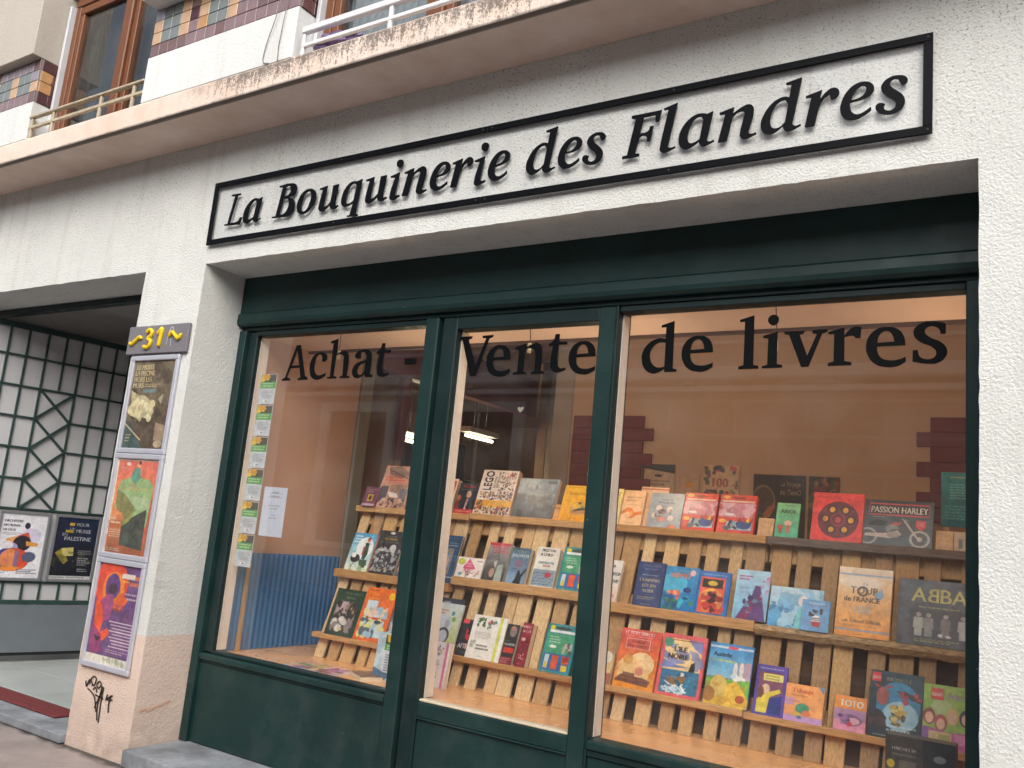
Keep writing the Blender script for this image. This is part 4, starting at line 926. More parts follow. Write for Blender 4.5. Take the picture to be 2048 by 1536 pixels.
# vinyl lettering on the glass
lw = thing('window_lettering', 'black serif vinyl letters stuck across the top of the panes', 'lettering', (-3.74, GY, 2.09))
lo = np.array(off(lw)[:], np.float32)
for ch, dx in GLASS_TEXT:
    me = glyph_mesh('letter', GLASS_GLYPHS[ch], dx, GY-0.0022, 0.0014)
    co = np.zeros(len(me.vertices)*3, np.float32); me.vertices.foreach_get('co', co); co = co.reshape(-1, 3)-lo; me.vertices.foreach_set('co', co.ravel())
    put('letter', me, VINYL, lw)
# flyers taped to the inside of the left pane
fly_ops = [('r', .04, .56, .96, .98, '#3c3a30'), ('r', .04, .52, .96, .74, '#57a04a'), ('p', [(.06, .98), (.5, .98), (.62, .88), (.45, .80), (.2, .78), (.06, .86)], '#e6b52a'), ('n', .1, .8, .5, .95, ['#eec23a', '#d79a1c'], .08, 10, 2),
    ('l', 2, .1, .56, .9, .72, '#d9efc8', 3), ('l', 5, .2, .20, .9, .46, '#9a9fa8', 7), ('r', .35, .07, .62, .14, '#ffffff'), ('r', .42, .085, .58, .115, '#3a3a40')]
place_words = ['top of the column', 'second from the top', 'third from the top', 'fourth from the top', 'fifth from the top', 'bottom of the column']
fme = Canvas(0.134, 0.176, 0.0026, '#c8ccd2').run(fly_ops).finish(5).mesh('flyer')
for i in range(6):
    t = thing('flyer', 'small flyer with yellow flower and green band on left pane, '+place_words[i], 'flyer', (-3.853, GY+0.0072, 1.9495-0.1825*i), (0, random.uniform(-.012, .012), 0), 'flyers in a column on the left pane')
    put('flyer_print', fme, INKM, t)
t = thing('opening_hours_sheet', 'white sheet of opening hours taped inside the left pane', 'notice', (-3.673, GY+0.0115, 1.216))
sheet('sheet_print', 0.182, 0.268, '#d3d8e8', [('t', 'HORAIRES', .5, .88, .028, '#3c4048', .5), ('t', "D'OUVERTURE", .5, .80, .028, '#3c4048', .6), ('r', .22, .868, .78, .873, '#555'), ('r', .18, .787, .82, .792, '#555'), ('t', 'Du Mardi au Vendredi', .5, .61, .026, '#4c5058', .8), ('t', '10h00 - 19h00', .5, .55, .026, '#4c5058', .45), ('t', 'Samedi', .5, .42, .026, '#4c5058', .3), ('t', '10h00 - 19h00', .5, .36, .026, '#4c5058', .45)], t, 0.0022, INKM, grain=0)
# little hanging charms behind the glass
for (x, zt, zb, lab) in ((-3.37, 2.345, 2.235, 'small cream charm on a string hanging behind the left pane'), (-2.14, 2.312, 2.225, 'small cream charm on a string hanging behind the door pane'), (-0.98, 2.346, 2.19, 'small cream charm on a string hanging behind the right pane')):
    t = thing('hanging_charm', lab, 'charm', (x, 0.40, zb))
    tube('string', [(x, 0.40, zt), (x+0.006, 0.40, (zt+zb)/2), (x+0.004, 0.40, zb+0.02)], 0.0022, mat('dark_string', '#4a3e30', 0.8), t, 5)
    box('charm', x-0.006, x+0.014, 0.396, 0.404, zb-0.03, zb+0.022, mat('cream_wood', '#d7c08f', 0.6), t, 0.003)
t = thing('paper_heart', 'small pale paper heart stuck on the door pane', 'sticker', (-2.13, GY+0.006, 1.92))
hp = [(a_*0.7, b_*0.7) for a_, b_ in [(0.0, -0.022), (0.018, -0.004), (0.024, 0.008), (0.020, 0.017), (0.010, 0.018), (0.0, 0.010), (-0.010, 0.018), (-0.020, 0.017), (-0.024, 0.008), (-0.018, -0.004)]]
prism('heart', [(a, b) for a, b in hp], 'y', 0.0, 0.001, mat('heart_paper', '#a89f8c', 0.7), t, local=True)

# ------------------------------------------------------------------ shop interior
BEIGE = mat('beige_inner_wall', '#c8a68a', 0.85, var=0.06, vs_=2)
BROWNW = mat('pinkish_brown_wall', '#c8a18a', 0.85, var=0.05, vs_=2)
CEILP = mat('pink_beige_ceiling', '#ecd2be', 0.8, var=0.05, vs_=2, dirt=0.12)
BEIGE2 = mat('tan_ceiling', '#b8906e', 0.85, var=0.06)
REDW = mat('oxblood_paint', '#70242a', 0.55, var=0.08)
tag(box('display_floor', -4.02, -0.20, 0.402, 1.74, 0.50, 0.56, LAMIN), kind='structure')
tag(box('wall_left', -4.06, -4.0, 0.402, 1.28, 0.3, 2.9, BROWNW), kind='structure')
tag(box('wall_right', -0.22, -0.15, 0.451, 1.75, 0.3, 2.9, BEIGE), kind='structure')
dc = tag(box('display_ceiling', -4.0, -0.23, 0.402, 0.775, 2.36, 2.40, CEILP), kind='structure')
box('edge_strip', -4.0, -0.23, 0.776, 0.800, 2.345, 2.40, mat('dark_edge', '#54403a', 0.6), None).parent = dc
sc_ = tag(box('shop_ceiling', -8.0, 0.2, 0.46, 8.2, 2.90, 3.0, BEIGE2), kind='structure')
for y0_, m_ in ((1.05, '#7d634e'), (1.22, '#4d3d30'), (1.40, '#8a6e57')):
    box('ceiling_track', -2.62, -0.23, y0_, y0_+0.05, 2.862, 2.899, mat('track_'+m_.strip('#'), m_, 0.5), None, 0.004).parent = sc_
tag(box('shop_floor', -8.0, -4.5, 1.87, 8.2, -0.02, 0.06, mat('shop_floor_tile', '#8c7d70', 0.5, var=0.1)), kind='structure')
tag(box('shop_floor', -4.499, 0.2, 0.45, 8.2, -0.02, 0.06, mat('shop_floor_tile', '#8c7d70', 0.5, var=0.1)), kind='structure')
tag(box('partition_wall', -2.62, -0.23, 1.75, 1.82, 0.3, 2.9, BEIGE), kind='structure')
tag(box('wall_back', -8.0, 0.2, 7.6, 7.7, 0, 3.0, BEIGE2), kind='structure')
tag(box('wall_far_left', -7.7, -7.6, 1.86, 7.7, 0, 3.0, BROWNW), kind='structure')
tag(box('wall_side_room', -7.7, -4.06, 1.80, 1.86, 0, 2.899, BROWNW), kind='structure')
# corner post, red header and red post of the side room
tag(box('corner_post', -4.05, -3.985, 1.285, 1.40, 0.06, 2.899, mat('grey_green_post', '#8f8a7c', 0.7, var=0.06), None, 0.004), 'grey green corner post behind the left pane', 'post')
tag(box('red_beam', -4.06, -3.96, 1.45, 3.52, 2.39, 2.72, REDW, None, 0.005), 'oxblood red beam running back above the side room opening', 'beam')
tag(box('bulkhead_wall', -4.06, -3.955, 1.41, 3.52, 2.7205, 2.899, BEIGE2), kind='structure')
tag(box('red_post', -4.045, -3.985, 1.72, 1.80, 1.80, 2.3895, REDW, None, 0.004), 'dark red post hanging below the red beam', 'post')
# plank-clad walls at the back
PLK = [mat('wall_plank_%d' % i, c, 0.6, var=0.25, vs_=6, grain=(16, 16, 1.2)) for i, c in enumerate(('#7a5636', '#69492e', '#8b6a4a', '#8d7c68'))]
cl = tag(box('wall_clad', -3.95, -2.75, 3.56, 3.60, 0.06, 2.899, mat('clad_backing', '#33271d', 0.9)), kind='structure')
for i in range(12):
    o = box('plank', -3.945+i*0.1, -3.945+i*0.1+0.094, 3.54, 3.559, 0.06, 2.88, PLK[(i*7) % 4], None, 0.002); o.parent = cl
c2 = tag(box('wall_clad', -7.59, -7.55, 1.9, 7.5, 0.06, 2.6, mat('clad_backing', '#33271d', 0.9)), kind='structure')
for i in range(34):
    o = box('plank', -7.549, -7.53, 1.92+i*0.16, 1.32+i*0.16+0.13, 0.06, 2.58, PLK[(i*5) % 4], None, 0.002); o.parent = c2
tag(box('pillar', -2.76, -2.625, 1.75, 1.90, 0.06, 2.899, mat('pale_pillar', '#a39488', 0.8, var=0.06), None, 0.005), 'pale square pillar at the left end of the beige partition', 'pillar')
# stepped red paint panels on the partition
def red_panel(label, x0, x1, side):
    t = thing('red_brick_panel', label, 'panel', ((x0+x1)/2, 1.745, 1.5))
    for k in range(7):
        z = 2.12-0.075*(k+1)
        ext = (0.062 if k % 2 else 0.0)
        a, b = (x0, x1+ext-0.062) if side == 'r' else (x0-ext+0.062, x1)
        box('brick', a, b, 1.735, 1.749, z+0.001, z+0.0745, REDW, t, 0.002)
    return t
red_panel('oxblood red stepped panel on the partition behind the door mullion', -2.60, -2.06, 'r')
red_panel('oxblood red stepped panel at the right end of the partition', -0.632, -0.235, 'l')
# blue ribbed panel along the left side wall
BLUE = mat('blue_ribbed_sheet', '#386fa4', 0.5, var=0.10, vs_=3)
rows = []
n_ = 0
y = 0.41
while y < 1.275:
    ph = (y-0.41)/0.040*2*math.pi
    x = -3.985+0.006*max(-0.6, math.sin(ph)); rows.append([(x, y, 0.562), (x, y, 1.09), (x, y, 1.104), (-3.999, y, 1.106)]); y += 0.0025
bp_ = strip_sweep('ribbed_panel', rows, BLUE, None, smooth=True)
tag(bp_, 'blue ribbed sheet lining the lower left wall of the display', 'panel')
tag(box('wooden_batten', -3.975, -3.955, 0.50, 0.522, 0.562, 1.05, WOODS[3], None, 0.002), 'thin brown batten leaning on the blue ribbed sheet', 'batten')

# ------------------------------------------------------------------ pallets used as book racks
TH = math.tan(R(18)); BY = 0.80; FZ = 0.56
PAL = [(-3.68, -2.832, (0.697, 1.057, 1.440)), (-2.830, -1.992, (0.713, 1.100, 1.447)), (-1.990, -1.164, (0.711, 1.073, 1.450)), (-1.162, -0.300, (0.706, 1.063, 1.450))]
PLAB = ['leftmost of four leaning pine pallets used as book racks', 'second from the left of four leaning pine book pallets', 'third from the left of four leaning pine book pallets', 'rightmost of four leaning pine book pallets, its top board weathered grey']
def yrow(z): return BY+(z-FZ)*TH
for pi, (x0, x1, zs_) in enumerate(PAL):
    t = thing('pallet_rack', PLAB[pi], 'pallet', ((x0+x1)/2, BY, FZ), group='pine pallets leaning in the shop window')
    n = 8; pitch = (x1-x0-0.006)/n
    rg = random.Random(pi+3)
    L = (zs_[2]-0.02-FZ)/math.cos(R(18))
    for i in range(n):
        wv = pitch*(0.56+rg.random()*0.30); sx_ = x0+0.003+i*pitch+(pitch-wv)*rg.random()
        me = box_me('slat', 0, wv, 0, 0.017, 0.0, L, 0.002)
        o = put('slat', me, WOODS[rg.randrange(6)], t)
        o.location = Vector((sx_, BY+rg.uniform(-.003, .004), FZ+0.001))-t.location; o.rotation_euler = (R(-18), 0, rg.uniform(-.006, .006))
    for k, z in enumerate(zs_):
        hgt = (0.028, 0.046, 0.036)[k]
        m_ = WOODH[rg.randrange(3)]
        if pi == 3 and k == 2: m_ = WOODDARK
        if pi == 3 and k == 1: m_ = WOODROUGH
        ya, yb_ = yrow(z)-0.056, yrow(z)-0.003
        if pi == 3 and k == 1:
            prof = []
            nn = 40; vsx = []; fsx = []
            for i in range(nn+1):
                x = x0+0.001+(x1-x0-0.002)*i/nn
                w1 = 0.008*mnoise.noise(Vector((x*16, 3, 1)))+0.004*mnoise.noise(Vector((x*60, 3, 1))); w2 = 0.010*mnoise.noise(Vector((x*14, 8, 2)))
                for (yy, z_) in ((ya+w1, z-0.004+w2*0.2), (ya+0.014, z), (yb_, z), (yb_, z-hgt), (ya+0.012+w1, z-hgt+w2), (ya-0.004+w2, z-hgt*0.45)): vsx.append(Vector((x, yy, z_))-t.location)
            for i in range(nn):
                for q in range(6): fsx.append((i*6+q, i*6+(q+1) % 6, (i+1)*6+(q+1) % 6, (i+1)*6+q))
            fsx += [list(range(6)), [nn*6+q for q in range(6)][::-1]]
            me = meshdata('shelf_board', vsx, fsx); bmx = bmesh.new(); bmx.from_mesh(me); bmesh.ops.recalc_face_normals(bmx, faces=bmx.faces); bmx.to_mesh(me); bmx.free()
            put('shelf_board', me, m_, t)
        else:
            o = box('shelf_board', x0+0.001, x1-0.001, ya, yb_, z-hgt, z, m_, t, 0.003)
    # back rails and blocks that join the slats
    for z in (0.72, 1.08, 1.38):
        o = put('back_rail', box_me('back_rail', x0+0.004-t.location.x, x1-0.004-t.location.x, 0.018, 0.085, -0.045, 0.045, 0.003), WOODS[3], t)
        o.location = (0, (z-FZ)*TH, z-FZ); o.rotation_euler = (R(-18), 0, 0)
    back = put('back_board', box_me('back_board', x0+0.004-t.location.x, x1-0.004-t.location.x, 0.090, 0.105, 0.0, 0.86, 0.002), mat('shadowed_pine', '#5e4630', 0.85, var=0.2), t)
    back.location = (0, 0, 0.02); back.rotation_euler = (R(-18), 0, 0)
# ------------------------------------------------------------------ the books
KIT_TEAL = [('r', 0, 0, 1, 1, '#2f93a0'), ('e', .16, .92, .09, .05, '#d8cc3a'), ('e', .52, .92, .28, .035, '#3a4a44'), ('r', .08, .82, .95, .88, '#e4ecec'), ('r', .06, .40, .94, .80, '#4aa87c'), ('l', 3, .14, .6, .6, .76, '#c8e4d4', 2), ('e', .3, .53, .12, .035, '#e0ece4'),
    ('n', .6, .42, .9, .6, ['#8a9a9c', '#5a6a70', '#b4b4a8'], .06, 14, 3), ('r', .05, .05, .95, .38, '#2a6cb0'), ('r', .10, .08, .24, .36, '#c4d8dc'), ('r', .12, .08, .22, .2, '#d8c83c'), ('r', .34, .08, .56, .36, '#d85a34'), ('r', .68, .2, .92, .36, '#d8643a'), ('r', .7, .06, .9, .18, '#e0cc3c'), ('e', .8, .3, .1, .06, '#a83a2c'), ('l', 1, .1, .01, .3, .04, '#b8d46a')]
def kit_red(sd):
    return [('r', 0, 0, 1, 1, '#d84438'), ('r', 0, .86, 1, 1, '#dc4a2c'), ('e', .16, .93, .10, .045, '#ecb03a'), ('e', .5, .92, .22, .03, '#8a3a2a'), ('r', .05, .80, .95, .85, '#e8c8b0'), ('r', .06, .40, .95, .78, '#c8808c'), ('cloud', '#e0b4c0', 3, .0, .8, sd, .42, .78), ('e', .3, .48, .13, .035, '#ece0e0'),
        ('e', .13, .30, .1, .05, '#e8b048'), ('r', .24, .08, .94, .30, '#b8c4d4'), ('n', .24, .1, .6, .28, ['#54606c', '#8aa0b4', '#2c343c'], .05, 16, 2), ('e', .72, .22, .20, .11, '#34508c'), ('p', [(.55, .3), (.60, .42), (.66, .30)], '#7a4a4c'), ('p', [(.64, .3), (.70, .50), (.76, .30)], '#c83c44'), ('p', [(.76, .3), (.86, .48), (.86, .28)], '#d8b83a'), ('p', [(.84, .26), (.97, .42), (.92, .22)], '#5a3c50'), ('l', 2, .05, .08, .2, .2, '#e8a088', 4)]
KIT_RED = kit_red(2.0); KIT_RED2 = kit_red(5.0)
def book(x, y, z, w, h, t, kind, spine, label, ops, lean=18.0, rz=0.0, name=None, cell=0.0025, cat=None, roty=0.0):
    b = thing(name or ('craft_box' if kind == 'box' else 'book'), label, cat or ('box' if kind == 'box' else 'book'), (x, y, z+0.0005), (R(-lean), roty, rz))
    if kind == 'box':
        put('box_body', box_me('box_body', -w/2, w/2, 0.0006, t, 0, h, 0.0012), board(spine), b)
    else:
        bt = 0.0022; x0, x1 = -w/2, w/2
        prof = [(x0, 0.0006), (x1, 0.0006), (x1, bt), (x0+bt, bt), (x0+bt, t-bt), (x1, t-bt), (x1, t), (x0, t)]
        prism('cover', prof, 'z', 0.0, h, board(spine), b, local=True)
        put('pages', box_me('pages', x0+bt+0.0003, x1-0.003, bt+0.0003, t-bt-0.0003, 0.002, h-0.003, 0.0008), CREAM, b)
    sheet('cover_print', w-0.0012, h-0.0012, '#888888', ops, b, cell, INK, (0, 0.0, 0.0006))
    return b

BOOKS = [
    (-3.573,1.013,1.44,0.101,0.125,0.03,'box','#7a4a5e','small mauve box with a yellow square, left end of the top shelf',[('r',0,0,1,1,'#7d5068'),('r',.3,.25,.75,.6,'#d8b03a'),('e',.52,.42,.12,.12,'#4a3040'),('l',2,.15,.68,.9,.9,'#c9a8b4'),('r',0,0,1,.12,'#b9a0b8')]),
    (-3.424,1.033,1.44,0.231,0.272,0.014,'book','#c99a80','large pinkish picture book of a street scene on the top shelf',[('r',0,0,1,1,'#d9a58c'),('p',[(.1,.95),(.5,1),(.9,.8),(.6,.7),(.2,.8)],'#9a7f74'),('ln',.15,.9,.85,.7,.02,'#5a4c48'),('l',2,.1,.62,.95,.75,'#e4604e',2,1),('r',.05,.1,.3,.5,'#5a5560'),('r',.35,.2,.9,.55,'#a88878'),('p',[(.3,.38),(.62,.34),(.75,.22),(.4,.25)],'#efe3da'),('r',.7,.05,.95,.45,'#7d7a88'),('n',.1,.0,.95,.2,['#d8c0a8','#8a6a5a','#c49a88','#4a4248'],.05,40,3),('l',1,.35,.57,.9,.6,'#e4604e')]),
    (-3.243,1.033,1.44,0.091,0.109,0.012,'book','#d98a3c','small orange board book half hidden by the left mullion',[('r',0,0,1,1,'#e2954a'),('r',0,.8,1,.9,'#b5652a'),('e',.5,.5,.2,.15,'#f0c080')]),
    (-3.519,0.912,1.057,0.18,0.231,0.016,'book','#c24a4a','pale blue comic album with a walker and a dog in snow',[('g','#dfe8d8','#5aa9d6',0,1),('e',.6,.62,.35,.28,'#e6f0f2'),('l',3,.08,.72,.55,.95,'#f4f8f8',2),('p',[(.6,.75),(.75,.75),(.8,.45),(.72,.3),(.6,.32)],'#2f5a44'),('r',.55,.42,.62,.65,'#c0453a'),('e',.69,.82,.06,.05,'#d88a6a'),('e',.7,.86,.07,.03,'#b03a34'),('e',.33,.32,.2,.11,'#2a2c30'),('e',.25,.4,.1,.07,'#eeeeea'),('p',[(.5,.3),(.85,.3),(.9,.1),(.6,.1)],'#3a5a3c'),('r',0,0,1,.1,'#c9d8b4'),('n',.05,.02,.95,.14,['#9ab08a','#e8efe4'],.08,14,4)]),
    (-3.324,0.912,1.057,0.182,0.261,0.024,'book','#2a2c30','tall charcoal book with gold title and white engraving',[('r',0,0,1,1,'#33363b'),('e',.5,.95,.1,.03,'#d8d8d4'),('t','La Cuisine des',.5,.86,.035,'#c9c6bc',.8),('t','ECOSSAIS',.5,.78,.06,'#b89a4a',.85,'c',1),('l',1,.1,.72,.9,.75,'#8a8a86'),('e',.68,.6,.13,.09,'#c9ccce'),('cloud','#b8bcc0',7,.12,.8,4.0,.05,.62),('n',.1,.1,.9,.55,['#a8abae','#54585c','#c4c7c9'],.05,26,5),('l',1,.15,.1,.85,.13,'#b89a4a')]),
    (-3.138,0.912,1.057,0.155,0.238,0.014,'book','#8aa4bc','pale blue book half hidden by the left mullion on the middle shelf',[('g','#6a5a68','#7ea6c8',0,1),('n',.0,.0,1,.6,['#8a9ab0','#c9ccd4','#4a4c60','#a88a90'],.12,24,3),('l',2,.1,.8,.9,.92,'#e4eaf0')]),
    (-3.487,0.796,0.697,0.212,0.268,0.016,'book','#26402f','dark green book with a pale floral engraving, lowest left shelf',[('r',0,0,1,1,'#2c4433'),('l',1,.3,.9,.95,.93,'#9aa890'),('t','La Prairie',.55,.80,.045,'#c4ccb4',.5),('r',.12,.08,.88,.74,'#8d8084'),('p',[(.2,.72),(.6,.72),(.5,.45),(.15,.5)],'#b9a2aa'),('cloud','#33312f',5,.0,.9,2.5,.08,.74),('n',.15,.1,.6,.4,['#c9c4c0','#8a8480','#d8d4cc'],.08,16,6),('n',.5,.5,.85,.7,['#4a4238','#a08c78','#2c2a28'],.06,14,7),('r',0,0,1,.08,'#2c4433'),('r',0,0,.12,1,'#2c4433'),('r',.88,0,1,.74,'#2c4433'),('e',.5,.14,.07,.03,'#c9b86a')]),
    (-3.264,0.796,0.697,0.221,0.299,0.012,'book','#d8672a','bright orange map book with pale blue panels, lowest left shelf',[('r',0,0,1,1,'#e8702e'),('l',1,.08,.94,.42,.965,'#4a2a1c'),('t','La Carte',.1,.86,.05,'#f2b43a',.5,'l',1),('t','de France',.1,.78,.05,'#f2b43a',.55,'l',1),('e',.86,.87,.1,.07,'#f4c42a'),('r',.12,.45,.48,.76,'#c9dbe6'),('r',.48,.45,.85,.62,'#cfe0ea'),('n',.14,.46,.84,.6,['#e6dcae','#a8c4d4','#e8c8b4'],.07,22,3),('ln',.1,.43,.88,.43,.015,'#c9403a'),('r',.1,.08,.85,.40,'#c3d7e2'),('n',.12,.1,.83,.38,['#e8e2a0','#d8d890','#a9c4d8','#5a6a78'],.08,30,5),('l',1,.15,.36,.4,.39,'#333'),('l',1,.52,.36,.8,.39,'#333')]),
    (-3.055,0.796,0.697,0.184,0.297,0.012,'book','#6a7484','grey blue book half hidden by the left mullion on the lowest shelf',[('g','#8a8078','#5a6a80',0,1),('l',2,.05,.76,.9,.9,'#d8dce4'),('cloud','#d4d8de',4,.1,.7,3.0,.1,.7),('cloud','#33363c',4,.2,.7,8.0,.1,.7)]),
    (-3.021,1.039,1.44,0.099,0.207,0.034,'book','#e8c9b4','cream paperback with red text block beside the door frame, top shelf',[('r',0,0,1,1,'#ecd6c4'),('r',.05,.62,.9,.93,'#d8452e'),('l',4,.12,.65,.85,.9,'#f0c8b4',2,1),('r',.05,.35,.9,.56,'#e0c23a'),('r',.3,.1,.6,.5,'#33302c'),('e',.45,.15,.3,.08,'#d8402e'),('e',.7,.45,.15,.08,'#c9d0b0')]),
    (-2.885,1.039,1.44,0.137,0.186,0.012,'book','#2a2c34','black paperback with a dark suited figure and red band',[('r',0,0,1,1,'#2e3036'),('t','McCAIN',.5,.84,.09,'#b8333a',.85,'c',1),('l',1,.1,.76,.9,.8,'#9a9ca0'),('p',[(.42,.5),(.75,.52),(.98,.2),(.95,.1),(.3,.1)],'#1c222c'),('e',.58,.62,.12,.11,'#d0a088'),('e',.56,.7,.1,.05,'#c9b8a8'),('p',[(.52,.48),(.62,.48),(.6,.14),(.5,.14)],'#e6e2de'),('p',[(.55,.46),(.59,.46),(.59,.16),(.54,.16)],'#c03a3a'),('e',.1,.5,.12,.1,'#b5684c'),('p',[(0,.4),(.15,.4),(.25,.1),(0,.1)],'#8a3434'),('r',0,0,1,.14,'#cf3a3c'),('l',1,.1,.04,.9,.1,'#e8b8b0')]),
    (-2.696,1.039,1.447,0.238,0.267,0.04,'box','#e0c2a8','big white box covered in tiny coloured bricks with a yellow band',[('r',0,0,1,1,'#eadfd8'),('t','LEGO',.31,.54,.20,'#2a2826',.43,'c',4,True),('t','LE LIVRE',.43,.60,.05,'#55504c',.34,'c',0,True),('t','DES BRIQUES',.51,.60,.05,'#55504c',.36,'c',0,True),('r',.80,.86,.90,.95,'#cf4a44'),('n',.52,.38,.97,.96,['#8a6a5a','#c9a030','#b84a3c','#4a5a78','#d8d0c8','#6a4a40','#35353c'],.016,150,3),('n',.08,.32,.97,.5,['#8a6a5a','#c9a030','#b84a3c','#4a5a78','#35353c'],.016,120,4),('r',0,.17,1,.31,'#e0a53a'),('t','LA GRANDE',.6,.22,.045,'#f4e4c8',.4),('n',.02,.0,.98,.17,['#5a4438','#e0c8b0','#35333c','#b84a3c','#d8b048','#8a8a94'],.022,170,5),('n',.05,.2,.2,.3,['#55404a','#9a7a6a'],.02,20,6)]),
    (-2.43,1.039,1.447,0.251,0.227,0.024,'book','#b98a60','grey blue illustrated book with a misty tower, top shelf',[('g','#5a6068','#8fa3b0',0,1),('cloud','#a9bac4',3,.05,.6,2.0,.55,1),('cloud','#4c5258',3,.0,.6,5.0,0,.6),('t','Interdites',.58,.56,.09,'#b4c0c8',.7),('l',1,.5,.38,.72,.41,'#9aa6ae'),('p',[(.42,.72),(.46,.86),(.5,.72)],'#5a6870'),('r',.72,.88,.95,.95,'#6a767e'),('r',0,.0,.25,.18,'#3e4448',.6)]),
    (-2.179,1.039,1.447,0.168,0.199,0.014,'book','#e8a81c','bright yellow fitness book with a round picture, top shelf',[('g','#f2a81e','#f6c02c',0,1),('l',1,.1,.93,.7,.955,'#c9821c'),('t','Stretching',.52,.73,.10,'#b8741c',.9),('e',.62,.35,.30,.19,'#c8a06a'),('e',.62,.42,.24,.10,'#e4b84c'),('p',[(.36,.26),(.62,.36),(.86,.38),(.88,.33),(.66,.29)],'#3a4444'),('p',[(.66,.38),(.76,.44),(.80,.38)],'#5aa49a'),('e',.64,.50,.05,.035,'#6a4638'),('r',.36,.22,.9,.27,'#b8885c'),('l',1,.35,.06,.7,.09,'#c9821c')]),
    (-2.911,0.912,1.057,0.166,0.27,0.018,'book','#2c4a70','dark blue book with a round oriental medallion by the door frame',[('r',0,0,1,1,'#2f5076'),('l',1,.3,.93,.9,.95,'#8aa0b8'),('t','Tantrisme',.72,.82,.04,'#dfe6ee',.5),('l',1,.3,.76,.95,.80,'#c9d4e0'),('r',.1,.17,.80,.72,'#8a8478'),('e',.42,.42,.36,.25,'#6a7fa8'),('e',.42,.42,.30,.21,'#b09a88'),('n',.2,.25,.62,.6,['#c05a48','#5a86b0','#c9b49a','#7a4a4c','#4a6a9a'],.06,40,3),('r',0,.11,1,.125,'#e8eef2'),('r',0,.02,1,.1,'#27456a')]),
    (-2.727,0.92,1.1,0.17,0.11,0.008,'book','#e8e0dc','small white landscape booklet with a pink triangle',[('r',0,0,1,1,'#f0ebe8'),('e',.16,.78,.14,.16,'#c8d04a'),('p',[(.45,.95),(.75,.45),(.25,.45)],'#e0447a'),('l',3,.36,.5,.66,.75,'#f4c4d4',2,1),('r',.3,.2,.7,.45,'#e0447a',.7),('e',.48,.2,.08,.12,'#2c2a2c'),('e',.2,.15,.07,.08,'#4ab0a4'),('e',.85,.2,.06,.1,'#c8887a'),('l',1,.75,.8,.95,.9,'#c05a7a'),('n',.3,.05,.9,.35,['#f0d8d8','#e4e0dc','#c8a8a8'],.05,18,3)]),
    (-2.57,0.926,1.1,0.136,0.209,0.034,'book','#b8b4b0','grey paperback with red and white block letters',[('g','#3a3836','#a8a8aa',0,1),('r',0,.93,1,1,'#c03a44'),('t','HARLAN',.5,.83,.1,'#c9404e',.9,'c',1),('t','COBEN',.55,.72,.1,'#c84a56',.7,'c',1),('l',1,.15,.62,.85,.65,'#6a6a6c'),('p',[(.42,.5),(.55,.55),(.5,.2),(.4,.2)],'#c8c4b8'),('e',.3,.3,.2,.15,'#54504c'),('p',[(.6,.4),(.85,.45),(.9,0),(.55,0)],'#a8b4ae'),('e',.4,.2,.12,.12,'#b89484')]),
    (-2.431,0.926,1.1,0.117,0.193,0.034,'book','#3f5c78','blue grey paperback with white and red letters and a running figure',[('g','#8aa8c8','#4a6880',0,1),('t','PATRICK',.52,.86,.07,'#c9d4dc',.55),('t','BAUWEN',.5,.73,.10,'#d4dce2',.85,'c',1),('t','JOUR',.52,.57,.07,'#c05560',.55,'c',1),('t','ZERO',.52,.47,.07,'#c05560',.6,'c',1),('p',[(.55,.35),(.62,.38),(.72,.25),(.95,.45),(.98,.4),(.8,.18),(.8,0),(.4,0),(.5,.15)],'#262a30'),('l',1,.1,.40,.5,.42,'#2f3c4a')]),
